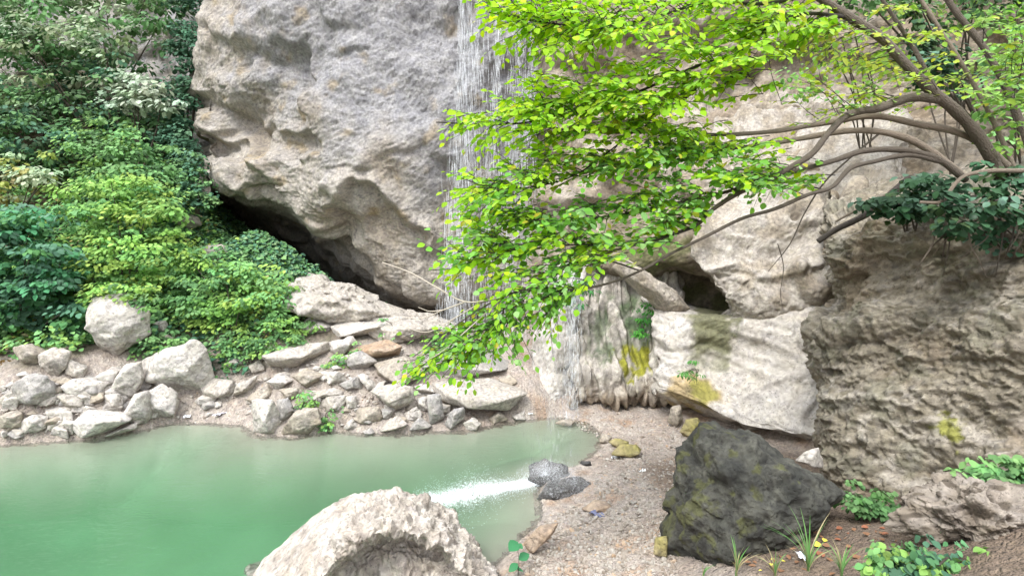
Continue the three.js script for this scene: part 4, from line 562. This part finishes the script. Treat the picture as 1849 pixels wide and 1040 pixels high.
// ---------------------------------------------------------------- leaning tree, right
{
  const root = at(1800, 330, 4.9), g = group('leaning_tree', root), sub = p => p.clone().sub(root);
  tag(g, 'leaning tree arching its lime green leaves over the shore from the wall top', 'tree');
  const limbs = [
    [[[1815, 330, 4.9], [1770, 250, 4.8], [1722, 195, 4.7], [1690, 172, 4.65], [1640, 115, 4.6], [1590, 70, 4.6], [1530, 30, 4.6], [1470, -10, 4.6], [1380, -70, 4.6]], .075, .04, 'bark'],
    [[[1700, 180, 4.67], [1650, 176, 4.6], [1590, 192, 4.5], [1535, 212, 4.4], [1500, 240, 4.35], [1465, 275, 4.3], [1425, 305, 4.3], [1385, 328, 4.3], [1330, 352, 4.3], [1285, 380, 4.3], [1262, 408, 4.3], [1200, 428, 4.3], [1120, 450, 4.3], [1020, 478, 4.3]], .052, .008, 'bark'],
    [[[1820, 300, 4.95], [1770, 258, 4.9], [1720, 234, 4.85], [1660, 222, 4.8], [1580, 214, 4.75], [1500, 221, 4.7], [1400, 235, 4.65], [1300, 243, 4.6], [1180, 240, 4.5], [1080, 236, 4.5], [980, 228, 4.5]], .05, .008, 'paleBark'],
    [[[1742, 322, 4.75], [1705, 288, 4.7], [1650, 258, 4.65], [1590, 241, 4.6], [1530, 238, 4.6], [1460, 246, 4.6], [1400, 258, 4.6], [1330, 266, 4.6], [1250, 272, 4.6], [1150, 290, 4.6], [1050, 310, 4.5]], .05, .008, 'paleBark'],
    [[[1745, 325, 4.72], [1700, 292, 4.65], [1640, 271, 4.55], [1560, 276, 4.45], [1500, 288, 4.4], [1430, 308, 4.4], [1370, 326, 4.4], [1300, 350, 4.4], [1200, 370, 4.4], [1100, 390, 4.4], [980, 400, 4.4]], .042, .007, 'bark'],
    [[[1700, 292, 4.65], [1640, 280, 4.55], [1580, 290, 4.45], [1540, 306, 4.35], [1500, 336, 4.3], [1460, 354, 4.25], [1400, 375, 4.2], [1340, 396, 4.15], [1270, 428, 4.1], [1210, 461, 4.05], [1160, 490, 4.0], [1100, 511, 4], [1040, 519, 4], [960, 524, 4], [900, 540, 4], [840, 574, 4], [790, 610, 4], [745, 650, 4]], .03, .004, 'bark'],
    [[[1849, 340, 5.0], [1795, 220, 5.1], [1740, 115, 5.2], [1665, 0, 5.3], [1630, -60, 5.3]], .03, .024, 'paleBark'],
    [[[1880, 330, 5.6], [1830, 190, 5.6], [1780, 90, 5.6], [1715, 0, 5.6], [1690, -60, 5.6]], .05, .04, 'bark'],
    [[[1775, 265, 4.9], [1740, 210, 5.0], [1700, 170, 5.1], [1650, 90, 5.2], [1580, -20, 5.2]], .04, .022, 'bark'],
    [[[1530, 30, 4.6], [1450, 25, 4.5], [1390, 50, 4.45], [1330, 95, 4.4], [1270, 118, 4.4], [1180, 150, 4.4], [1090, 190, 4.4], [1000, 215, 4.4], [900, 225, 4.4], [790, 224, 4.4]], .032, .006, 'darkBark'],
    [[[1470, -10, 4.6], [1380, 5, 4.5], [1280, 5, 4.4], [1180, 30, 4.3], [1080, 50, 4.2], [980, 40, 4.2], [880, 20, 4.1]], .03, .006, 'darkBark'],
    [[[1300, 110, 4.4], [1240, 180, 4.4], [1190, 200, 4.4], [1120, 260, 4.4], [1020, 320, 4.3], [900, 340, 4.3], [820, 320, 4.3]], .016, .005, 'darkBark'],
    [[[1262, 408, 4.3], [1150, 445, 4.2], [1050, 440, 4.2], [940, 450, 4.1], [850, 480, 4.1], [770, 490, 4.1]], .018, .004, 'darkBark'],
    [[[1160, 490, 4.0], [1090, 470, 4.05], [1000, 490, 4.05], [930, 560, 4.0], [880, 610, 4.0], [830, 650, 4.0]], .012, .004, 'darkBark'],
    [[[1370, 0, 4.4], [1385, 70, 4.35], [1395, 130, 4.35], [1410, 190, 4.35]], .008, .003, 'darkBark'],
    [[[1385, 70, 4.35], [1350, 130, 4.3], [1375, 170, 4.3]], .006, .003, 'darkBark'],
    [[[1590, 240, 4.6], [1530, 290, 4.6], [1490, 330, 4.6], [1455, 385, 4.6], [1425, 435, 4.6], [1390, 490, 4.6]], .014, .004, 'bark'],
    [[[1405, 440, 4.6], [1415, 480, 4.6], [1412, 530, 4.6], [1415, 560, 4.6]], .006, .003, 'bark'],
    [[[1849, 308, 4.6], [1780, 310, 4.6], [1735, 322, 4.6], [1712, 345, 4.6], [1700, 362, 4.6], [1660, 364, 4.65]], .03, .018, 'paleBark'],
  ];
  const samples = [];
  limbs.forEach(([pts, r0, r1, m], li) => { const v = pts.map((c, k) => at(c[0] + 5 * n3(li * 3, k * 1.3, 0), c[1] + 5 * n3(li * 3, k * 1.3, 9), c[2])); mesh('limb', tube(v.map(sub), r0 * (m === 'darkBark' ? 0.5 : 0.7), r1 * 0.7, 9, pts.length * 6), M[m], g); const c = new THREE.CatmullRomCurve3(v, false, 'centripetal'); for (let i = 0; i < 40; i++) { const p = c.getPointAt(i / 39), [x, y, d] = pixel(p); samples.push([x, y, d, p]); } });
  const r = rng(900), twigs = [], leaves = [];
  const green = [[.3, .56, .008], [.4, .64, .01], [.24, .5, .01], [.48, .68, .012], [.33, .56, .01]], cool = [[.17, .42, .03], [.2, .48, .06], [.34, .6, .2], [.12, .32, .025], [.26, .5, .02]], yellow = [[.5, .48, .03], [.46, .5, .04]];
  function shoot(start, end, n, size, cols, base, rad) {
    const dir = end.clone().sub(start), L = dir.length(), mid = start.clone().addScaledVector(dir, 0.5).add(V((r() - .5) * .16 * L, 0.08 * L * r(), (r() - .5) * .16 * L));
    const c = new THREE.CatmullRomCurve3([start, mid, end]); twigs.push(tube([start, mid, end].map(sub), rad, 0.0012, 4, 5, 0));
    const along = Math.min(1, 0.4 / L);
    for (let i = 0; i < n; i++) {
      const t = clamp(1 - along * (i + 0.6 * (r() - .5)) / n), p = c.getPoint(t), tg = c.getTangent(t), side = (i % 2 ? 1 : -1) * (r() < 0.12 ? -1 : 1), lat = V().crossVectors(tg, base).normalize().multiplyScalar(side);
      const dd = i === 0 ? tg.clone() : tg.clone().multiplyScalar(0.3 + 0.7 * r()).addScaledVector(lat, 0.5 + 0.7 * r()); dd.y -= 0.05 + 0.5 * r() * r(); dd.normalize();
      const nor = base.clone().add(V((r() - .5) * 1.3, 0, (r() - .5) * 1.3)), col = tint(r() < 0.04 ? yellow : cols, r);
      leaves.push({ m: leafMatrix(p.clone().addScaledVector(dd, 0.012), dd, nor, size * (0.55 + 0.65 * r()) * (i < 2 ? 0.8 : 1)), c: col, p });
    }
    return c;
  }
  function twig(start, end, n, size, cols) {
    const base = V((r() - .5) * 0.8, 1, 0.25 + (r() - .5) * 0.9).normalize(), c = shoot(start, end, n, size, cols, base, 0.004), L = start.distanceTo(end);
    for (let k = 0; k < 2; k++) { const a = c.getPoint(0.35 + 0.4 * r()), tg = c.getTangent(0.6), lat = V().crossVectors(tg, base).normalize().multiplyScalar(k ? 1 : -1), e = a.clone().addScaledVector(tg, 0.12 + 0.14 * r()).addScaledVector(lat, 0.1 + 0.12 * r()); e.y -= 0.05 * r(); shoot(a, e, Math.round(n * 0.6), size * 0.92, cols, base, 0.0025); }
  }
  function spray(P, count, n, size, cols, d0, d1) {
    for (let i = 0; i < count; i++) {
      const [x, y] = pickIn(P, r), d = mix(d0, d1, r()), end = at(x, y, d); let best = null, bd = 1e9;
      for (const s of samples) { const dx = s[0] - x, dy = s[1] - y, k = Math.hypot(dx - 55, dy * 1.1) + (dx < -10 ? 150 : 0) + Math.abs(s[2] - d) * 60; if (k < bd) { bd = k; best = s; } }
      const a = best[3].clone(), len = a.distanceTo(end); if (len > 0.9) { a.lerp(end, 1 - 0.9 / len); } a.x += (r() - .5) * .1; if (r() < 0.3) a.y += 0.15 * r();
      twig(a, end, n, size, cols(x, y));
    }
  }
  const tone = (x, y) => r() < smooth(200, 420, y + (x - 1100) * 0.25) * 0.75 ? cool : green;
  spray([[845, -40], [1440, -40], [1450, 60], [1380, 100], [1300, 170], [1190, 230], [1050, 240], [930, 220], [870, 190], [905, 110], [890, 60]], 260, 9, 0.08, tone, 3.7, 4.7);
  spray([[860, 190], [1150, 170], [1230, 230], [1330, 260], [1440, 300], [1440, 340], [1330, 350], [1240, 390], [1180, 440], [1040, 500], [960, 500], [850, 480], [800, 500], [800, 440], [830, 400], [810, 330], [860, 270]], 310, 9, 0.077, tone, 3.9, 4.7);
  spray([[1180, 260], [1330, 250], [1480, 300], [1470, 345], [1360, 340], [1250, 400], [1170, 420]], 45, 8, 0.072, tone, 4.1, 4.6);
  spray([[1380, 60], [1700, 40], [1720, 170], [1560, 250], [1420, 230]], 42, 7, 0.062, () => [[.3, .48, .03], [.2, .38, .03], [.4, .5, .04]], 4.3, 5.4);
  spray([[765, 225], [800, 212], [880, 215], [880, 235], [800, 236]], 5, 9, 0.08, () => green, 4.2, 4.4);
  spray([[760, 492], [840, 478], [900, 480], [880, 505], [790, 500]], 6, 9, 0.08, () => green, 4, 4.2);
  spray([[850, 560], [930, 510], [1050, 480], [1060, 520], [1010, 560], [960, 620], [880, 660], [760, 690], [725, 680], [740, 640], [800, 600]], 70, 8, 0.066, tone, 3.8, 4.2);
  spray([[1300, -20], [1480, -20], [1500, 60], [1400, 150], [1290, 200]], 30, 8, 0.08, tone, 4.2, 4.8);
  spray([[1400, 0], [1700, 0], [1700, 120], [1600, 170], [1480, 160], [1400, 110]], 26, 9, 0.07, () => [[.3, .45, .03], [.2, .36, .03], [.4, .45, .04]], 4.3, 5.3);
  spray([[1780, 20], [1860, 0], [1870, 240], [1800, 280], [1770, 200]], 26, 10, 0.075, () => [[.16, .34, .03], [.24, .4, .04]], 4.4, 5.2);
  mesh('twigs', mergeGeometries(twigs), M.darkBark, g).userData.kind = 'stuff';
  // the leaves nearest the eye are single parts, the rest one mass
  leaves.sort((a, b) => a.p.length() - b.p.length() || a.p.x - b.p.x); const eye = V(0, EYE, 0); leaves.forEach(l => { l.d = l.p.distanceTo(eye); }); leaves.sort((a, b) => a.d - b.d);
  const inv = new THREE.Matrix4().makeTranslation(-root.x, -root.y, -root.z), mats = [...green, ...cool, yellow[0]].map(c => { const m = leafMat(0.6); m.color.setRGB(...c); return m; });
  leaves.slice(0, 300).forEach(l => { let b = mats[0], bd = 9; for (const m of mats) { const e = Math.abs(m.color.r - l.c[0]) + Math.abs(m.color.g - l.c[1]) + Math.abs(m.color.b - l.c[2]); if (e < bd) { bd = e; b = m; } } const m = mesh('leaf', LEAF, b, g); m.applyMatrix4(inv.clone().multiply(l.m)); });
  foliage('foliage', leaves.slice(300), LEAF, M.leaf, g, inv);
}
{ // bare drifted twig in front of the falls, dead log on the wall
  const pts = [[690, 474, 4.1], [740, 492, 4.1], [790, 520, 4.05], [840, 545, 4], [905, 538, 4]], r = rng(31), root = at(905, 538, 4), g = group('bare_branch', root); tag(g, 'thin bare grey branch with forked twigs hanging before the falls', 'branch');
  const pale = new THREE.MeshStandardMaterial({ color: new THREE.Color(.4, .35, .29), roughness: 0.9 }); const sub = a => a.map(c => at(...c).sub(root));
  mesh('branch_stem', tube(sub(pts), .004, .007, 5), pale, g);
  [[[840, 545, 4], [800, 560, 4], [760, 575, 4], [725, 572, 4]], [[870, 545, 4], [820, 575, 4], [770, 600, 3.95], [730, 590, 3.95]], [[905, 538, 4], [850, 590, 3.95], [790, 640, 3.9], [760, 655, 3.9]], [[800, 560, 4], [775, 562, 4], [755, 555, 4]], [[820, 575, 4], [790, 605, 4], [770, 625, 4]]].forEach(p => mesh('twig', tube(sub(p), .005, .002, 4), pale, g));
  const lr = at(1560, 395, 6.05), lg = group('fallen_log', lr); tag(lg, 'dark fallen log lying along the top edge of the rough wall', 'log');
  mesh('log_stem', tube([[1645, 322, 6.0], [1600, 360, 6.0], [1560, 390, 6.05], [1510, 415, 6.15], [1478, 436, 6.2]].map(c => at(...c).sub(lr)), .05, .03, 8), M.darkBark, lg);
  mesh('log_branch', tube([[1600, 352, 5.95], [1560, 372, 5.95], [1510, 400, 6.05]].map(c => at(...c).sub(lr)), .02, .012, 6), M.paleBark, lg);
}
// ivy and plants on the right
const ivyT = [[.03, .08, .035], [.04, .11, .05], [.03, .09, .035], [.09, .17, .11], [.05, .1, .03]];
bush('ivy_clump', 'dark glossy ivy clump at the foot of the leaning tree', 'ivy', [[1555, 370], [1640, 310], [1720, 300], [1740, 330], [1690, 370], [1640, 400], [1590, 385]], { seed: 201, d: 5.5, thick: 0.5, clumps: 48, per: 16, leaf: 0.075, clump: 0.13, tones: ivyT, geo: ROUND, mat: M.ivy, foot: [1650, 400, 5.6], stems: 4, stemR: 0.01 });
bush('ivy_clump', 'dark ivy trailing over exposed roots at the wall top', 'ivy', [[1700, 330], [1800, 300], [1900, 300], [1900, 420], [1800, 420], [1700, 410], [1670, 390]], { seed: 202, d: 4.75, thick: 0.4, clumps: 52, per: 14, leaf: 0.07, clump: 0.12, tones: ivyT, geo: ROUND, mat: M.ivy, foot: [1790, 400, 4.95], stems: 5, stemR: 0.01 });
bush('ivy_clump', 'ivy patch climbing the cliff between the upright stems', 'ivy', [[1640, 60], [1700, 60], [1740, 120], [1720, 180], [1660, 150]], { seed: 203, d: 7.6, thick: 0.6, clumps: 40, per: 16, leaf: 0.09, clump: 0.18, tones: ivyT, geo: ROUND, mat: M.ivy, foot: [1720, 300, 7.4], stems: 4, stemR: 0.012 });
bush('ivy_clump', 'sparse ivy sprays trailing down the top of the rough wall', 'ivy', [[1690, 395], [1760, 400], [1860, 395], [1860, 470], [1800, 455], [1740, 440], [1700, 425]], { seed: 207, d: 4.95, thick: 0.3, clumps: 26, per: 9, leaf: 0.065, clump: 0.12, tones: ivyT, geo: ROUND, mat: M.ivy, foot: [1780, 420, 5.0], stems: 8, stemR: 0.008 });
bush('cliff_shrub', 'yellow green shrub growing on the cliff behind the main limb', 'shrub', [[1400, 90], [1480, 60], [1600, 70], [1640, 130], [1560, 190], [1480, 200], [1420, 170]], { seed: 204, d: 8.6, thick: 0.7, clumps: 36, per: 14, leaf: 0.09, clump: 0.28, tones: [...T.lime, [.3, .34, .05]], foot: [1560, 260, 9], stems: 7, stemR: 0.012 });
bush('cliff_shrub', 'fresh green shrub behind the upright stems at the cliff corner', 'shrub', [[1760, 100], [1860, 40], [1900, 240], [1840, 320], [1780, 240]], { seed: 205, d: 6.2, thick: 0.6, clumps: 40, per: 14, leaf: 0.08, clump: 0.2, tones: [...T.fresh, ...T.lime], foot: [1840, 330, 6.4], stems: 5, stemR: 0.012 });
bush('cliff_shrub', 'dark shrub hanging from the cliff top above the ivy', 'shrub', [[1480, -60], [1880, -60], [1880, 30], [1760, 50], [1640, 30], [1500, 10]], { seed: 206, d: 8, thick: 0.8, clumps: 80, per: 18, leaf: 0.1, clump: 0.3, tones: [...T.mid, ...T.dark, ...T.lime], foot: [1760, 200, 8.2], stems: 8, stemR: 0.02 });
bush('bank_plants', 'low green clover-like plants along the foot of the rough wall', 'plant', [[1497, 905], [1530, 893], [1600, 905], [1690, 925], [1680, 965], [1620, 960], [1550, 930]], { seed: 210, d: 4.95, thick: 0.35, clumps: 80, per: 14, leaf: 0.045, clump: 0.08, tones: [...T.mid, [.12, .28, .08]], geo: ROUND, stems: 4, stemR: 0.004 });
bush('bank_plants', 'bright green leafy plants above the gnarled rock', 'plant', [[1705, 905], [1745, 840], [1790, 850], [1870, 825], [1870, 895], [1800, 890], [1740, 905]], { seed: 211, d: 4.15, thick: 0.35, clumps: 90, per: 12, leaf: 0.06, clump: 0.08, tones: [...T.fresh, ...T.mid], stems: 4, stemR: 0.005 });
bush('bank_plants', 'blue green ivy leaves below the gnarled rock', 'plant', [[1540, 1045], [1600, 1000], [1660, 985], [1720, 1005], [1800, 1010], [1860, 1030], [1860, 1050]], { seed: 212, d: 3.5, thick: 0.3, clumps: 95, per: 10, leaf: 0.05, clump: 0.07, tones: [...T.blue, [.1, .24, .1], ...T.fresh], geo: ROUND, stems: 4, stemR: 0.004 });
bush('moss_fern', 'bright green fern tuft growing on the fluted drip wall', 'fern', [[1150, 552], [1172, 545], [1192, 570], [1180, 600], [1150, 610]], { seed: 213, d: 10.2, thick: 0.15, clumps: 26, per: 14, leaf: 0.07, clump: 0.1, tones: [[.04, .22, .03], [.08, .3, .04]], geo: NARROW, stems: 2, stemR: 0.004, foot: [1170, 605, 10.6] });
bush('moss_fern', 'small fern tuft on the ochre stain of the polished ledge', 'fern', [[1228, 676], [1250, 660], [1268, 676], [1245, 684]], { seed: 214, d: 8.75, thick: 0.12, clumps: 10, per: 12, leaf: 0.06, clump: 0.07, tones: [[.1, .28, .06]], geo: NARROW, stems: 2, stemR: 0.004, foot: [1250, 684, 8.9] });
bush('moss_fern', 'dark fern tuft under the leafy canopy beside the drip', 'fern', [[1010, 520], [1060, 500], [1070, 540], [1030, 560]], { seed: 215, d: 10.4, thick: 0.2, clumps: 16, per: 14, leaf: 0.1, clump: 0.14, tones: [[.04, .16, .05], [.06, .22, .06]], geo: NARROW, stems: 2, stemR: 0.005, foot: [1040, 560, 10.7] });
{ // exposed roots under the ivy
  const r = rng(88), o = at(1790, 410, 4.95), g = group('exposed_roots', o); tag(g, 'tangle of exposed pale roots hanging under the ivy of the wall top', 'roots');
  for (let i = 0; i < 11; i++) { const x = 1690 + 170 * r(), y = 395 + 20 * r(), L = 30 + 70 * r(), d = 4.72 + (1849 - x) / 1000, k = (r() - .5) * 90; mesh('root', tube([[x, y, d], [x + k * 0.3, y + L * 0.4, d - 0.03], [x + k * 0.9, y + L * 0.7, d - 0.02], [x + k * 1.4, y + L, d + 0.08]].map(c => at(...c).sub(o)), 0.005 + 0.008 * r(), 0.003, 5), i % 2 ? M.paleBark : M.bark, g); }
}
{ // grass and sapling
  const r = rng(61);
  const tuft = (px, py, n, len, cols, label) => { const p = hit(px, py), g = group('grass_tuft', p); tag(g, label, 'grass'); for (let i = 0; i < n; i++) { const az = r() * TAU, L = len * (0.5 + 0.7 * r()), lean = 0.2 + 0.6 * r(), pts = [], w = 0.006; const pos = [], idx = []; for (let k = 0; k <= 6; k++) { const t = k / 6, q = V(Math.cos(az) * lean * L * t * t, L * t * (1 - 0.35 * lean * t), Math.sin(az) * lean * L * t * t * 0.6), s = V(-Math.sin(az), 0, Math.cos(az)).multiplyScalar(w * (1 - t * t)); s.x += w * 0.5 * (1 - t); pos.push(q.x - s.x, q.y, q.z - s.z, q.x + s.x, q.y, q.z + s.z); if (k) { const a = k * 2; idx.push(a - 2, a - 1, a, a - 1, a + 1, a); } } const b = new THREE.BufferGeometry(); b.setAttribute('position', new THREE.BufferAttribute(new Float32Array(pos), 3)); b.setIndex(idx); b.computeVertexNormals(); mesh('blade', b, cols[i % cols.length], g); } };
  const gm = (a, b, c) => { const m = leafMat(0.35); m.color.setRGB(a, b, c); return m; }, G = [gm(.1, .25, .06), gm(.16, .32, .1), gm(.42, .36, .2)];
  tuft(1460, 1036, 20, 0.48, G, 'tall grass blades rising beside the crumpled wrapper'); tuft(1330, 1040, 22, 0.3, G, 'grass tuft at the foot of the dark boulder'); tuft(1270, 1042, 9, 0.15, G, 'short pale grass tuft at the corner of the dark boulder');
  tuft(1520, 1042, 16, 0.26, G, 'short green grass tuft beside the blue green ivy leaves'); tuft(1400, 1044, 16, 0.26, [G[1], G[2]], 'dry yellowish grass tuft on the dark soil');
  const sp = hit(935, 1040), g = group('sapling', sp); tag(g, 'tiny sapling with a few blue green leaves at the pool edge', 'plant');
  mesh('stem', tube([V(0, -0.02, 0), V(0.01, 0.15, 0.02), V(-0.01, 0.34, 0.03)], .004, .002, 5), M.bark, g);
  const lm = gm(.05, .22, .09); [[0, .34, 0, 2.2, .13], [0, .32, 0, .9, .07], [0.01, .27, .02, 3.7, .1], [.01, .17, .02, -.5, .12], [0, .13, .01, 2.5, .11], [0, .06, .01, 5.1, .09]].forEach(([x, y, z, a, s]) => { const m = mesh('leaf', ROUND, lm, g); m.applyMatrix4(leafMatrix(V(x, y, z), V(Math.cos(a), -0.35 * Math.sin(a * 3), Math.sin(a)), V(0.5 * Math.cos(a * 5), 1, 0.8 + 0.5 * Math.sin(a * 7)), s)); });
  // dead leaves, stalk
  const dead = [new THREE.MeshStandardMaterial({ color: new THREE.Color(.24, .09, .045), roughness: .8, side: 2 }), new THREE.MeshStandardMaterial({ color: new THREE.Color(.6, .5, .06), roughness: .8, side: 2 }), new THREE.MeshStandardMaterial({ color: new THREE.Color(.2, .1, .05), roughness: .8, side: 2 })];
  for (let i = 0; i < 70; i++) { const [x, y] = i < 62 ? pickIn([[1330, 1020], [1430, 960], [1520, 940], [1640, 965], [1560, 1038], [1340, 1038]], r) : pickIn([[1290, 960], [1440, 900], [1440, 980]], r), p = hit(x, y), k = i % 9 === 0 ? 1 : i % 3 ? 2 : 0, m = mesh('fallen_leaf', LEAF, dead[k]), az = r() * TAU; p.y += 0.012; m.applyMatrix4(leafMatrix(p, V(Math.cos(az), 0.05, Math.sin(az)), V((r() - .5) * .6, 1, (r() - .5) * .6), 0.04 + 0.03 * r())); tag(m, ['reddish brown fallen leaf on the dark soil', 'yellow fallen leaf on the dark soil', 'dull brown fallen leaf on the dark soil'][k], 'leaf', ['reddish fallen leaves', 'yellow fallen leaves', 'brown fallen leaves'][k]); }
  const sk = hit(1482, 948), sg = group('dry_stalk', sk); tag(sg, 'bent dry pale stalk standing on the soil by the dark boulder', 'stalk'); const sm = new THREE.MeshStandardMaterial({ color: new THREE.Color(.62, .56, .45), roughness: .8 });
  mesh('stalk_stem', tube([V(0, -.01, 0), V(-.05, .13, 0), V(-.1, .24, 0), V(-.13, .25, 0), V(-.15, .22, .01)], .004, .003, 5), sm, sg); mesh('stalk_blade', tube([V(-.1, .24, 0), V(-.06, .2, .02), V(-.03, .13, .02)], .007, .002, 4), sm, sg);
}
{ // litter
  const scrap = (px, py, w, h, col, label) => { const p = hit(px, py), g = new THREE.PlaneGeometry(w, h, 8, 8); g.rotateX(-Math.PI / 2); const P = g.attributes.position; for (let i = 0; i < P.count; i++) { const x = P.getX(i), z = P.getZ(i); P.setXYZ(i, x * (1 + .3 * n3(x * 30, z * 30, px)), Math.abs(n3(x * 25, px, z * 25)) * 0.04, z * (1 + .3 * n3(z * 30, x * 30, px))); } g.computeVertexNormals(); const m = mesh('plastic_scrap', g, new THREE.MeshStandardMaterial({ color: new THREE.Color(...col), roughness: .4, side: 2 })); m.position.copy(p); m.position.y += 0.004; m.rotation.y = px; return tag(m, label, 'litter'); };
  scrap(1113, 826, .17, .1, [.8, .8, .8], 'crumpled white plastic scrap beside the mossy flat stone'); scrap(1160, 852, .12, .05, [.7, .7, .68], 'thin white scrap on the gravel shore'); scrap(1080, 932, .2, .08, [.12, .13, .22], 'dark blue scrap beside the ochre stone'); scrap(1450, 1008, .12, .06, [.7, .72, .8], 'crumpled silvery blue wrapper on the dark soil'); scrap(955, 748, .14, .06, [.85, .88, .88], 'white scrap at the foot of the rock column');
  scrap(338, 752, .2, .1, [.6, .62, .68], 'grey plastic scrap on the pink mud by the upright white block'); scrap(400, 748, .3, .1, [.55, .53, .6], 'torn pale wrapper on the pink mud near the square block');
}
// ---------------------------------------------------------------- falling water
{
  const r = rng(71), water = new THREE.MeshPhysicalMaterial({ color: new THREE.Color(.9, .93, .96), roughness: .25, transparent: true, opacity: 0.24 }), drop = new THREE.OctahedronGeometry(1, 0);
  const fall = (name, label, n, pick, r0, len) => { const im = lit(new THREE.InstancedMesh(drop, water, n)); im.name = numbered(name); const m = new THREE.Matrix4(), q = new THREE.Quaternion(); for (let i = 0; i < n; i++) { const p = pick(), k = r0 * (0.5 + r()); m.compose(p, q, V(k, len * (0.4 + 1.2 * r() ** 2), k)); im.setMatrixAt(i, m); } im.userData.kind = 'structure'; scene.add(im); return tag(im, label, 'waterfall', null, 'structure'); };
  const strands = []; for (let i = 0; i < 70; i++) strands.push([r() < 0.5 ? 838 + 26 * (r() + r() - 0.7) : mix(825, 985, r()), 11.6 + 0.8 * r()]);
  fall('waterfall', 'broad veil of thin falling water threads beside the overhanging cliff', 7500, () => { const s = strands[Math.floor(70 * r() ** 1.4)], y = -120 + 740 * r(), spread = 7 + 16 * smooth(0, 600, y); return at(s[0] - 22 * smooth(0, 560, y) + (r() + r() - 1) * spread, y, s[1]); }, 0.0036, 0.17);
  fall('waterfall', 'narrow drip stream falling past the rock column into the pool', 1300, () => { const y = 480 + 285 * r(), k = smooth(480, 760, y); return at(1038 - 6 * k + (r() + r() - 1) * (16 + 4 * k), y, 9.95 + 0.2 * r()); }, 0.0032, 0.07);
  fall('waterfall', 'thin curtain of drops falling onto the dark wet splash rock', 500, () => { const y = 560 + 300 * r(); return at(1000 + (r() + r() - 1) * 60, y, 7.35 + 0.3 * r()); }, 0.002, 0.06);
  // splash droplets
  const N = 11000, mist = new THREE.MeshPhysicalMaterial({ color: new THREE.Color(.92, .94, .97), roughness: .3, transparent: true, opacity: 0.5 }), sp = lit(new THREE.InstancedMesh(new THREE.IcosahedronGeometry(1, 0), mist, N)); sp.name = 'splash'; const m = new THREE.Matrix4(), q = new THREE.Quaternion();
  for (let i = 0; i < N; i++) { const a = r() * TAU, rad = 0.4 * r(), h = 0.2 * r() ** 2, c = i % 2 ? at(985, 852, 7.4) : at(1035, 880, 7.1), s = 0.001 + 0.0016 * r(); m.compose(V(c.x + Math.cos(a) * rad, c.y + h * (1 - rad), c.z + Math.sin(a) * rad * 0.7 + 0.1), q, V(s, s, s)); sp.setMatrixAt(i, m); }
  tag(sp, 'spray of droplets thrown up over the splash rocks', 'water spray', null, 'stuff'); scene.add(sp);
  // foam running off the splash: a lumpy sheet of bubbles drifting on the pool
  const A = onLevel(965, 866, 0.02), B = onLevel(760, 905, 0.02), foam = []; const fm = new THREE.MeshStandardMaterial({ color: new THREE.Color(.85, .89, .92), roughness: .5 }), F = 19000, fi = lit(new THREE.InstancedMesh(new THREE.IcosahedronGeometry(1, 0), fm, F)); fi.name = 'foam';
  const gauss = () => (r() + r() + r() + r() - 2) * 0.85;
  for (let i = 0; i < F; i++) { const t = r() * 1.1 - 0.03, w = (0.14 + 0.2 * Math.sin(clamp(t) * 2.6)) * (r() < 0.25 ? 1.9 : 0.8) * (1 + 0.5 * n3(t * 7, 3, 0)), g2 = gauss() * w, p = A.clone().lerp(B, t), s = 0.0012 + 0.0018 * r(); p.z += g2 + 0.05 * n3(t * 4, 0, 0); p.x += (r() - .5) * 0.25; p.y = 0.001 + 0.006 * r(); m.compose(p, q, V(s * 1.8, s * 0.6, s)); fi.setMatrixAt(i, m); }
  tag(fi, 'white streak of foam drifting on the pool from the splash rocks', 'foam', null, 'stuff'); scene.add(fi);
}
renderer.render(scene, camera);
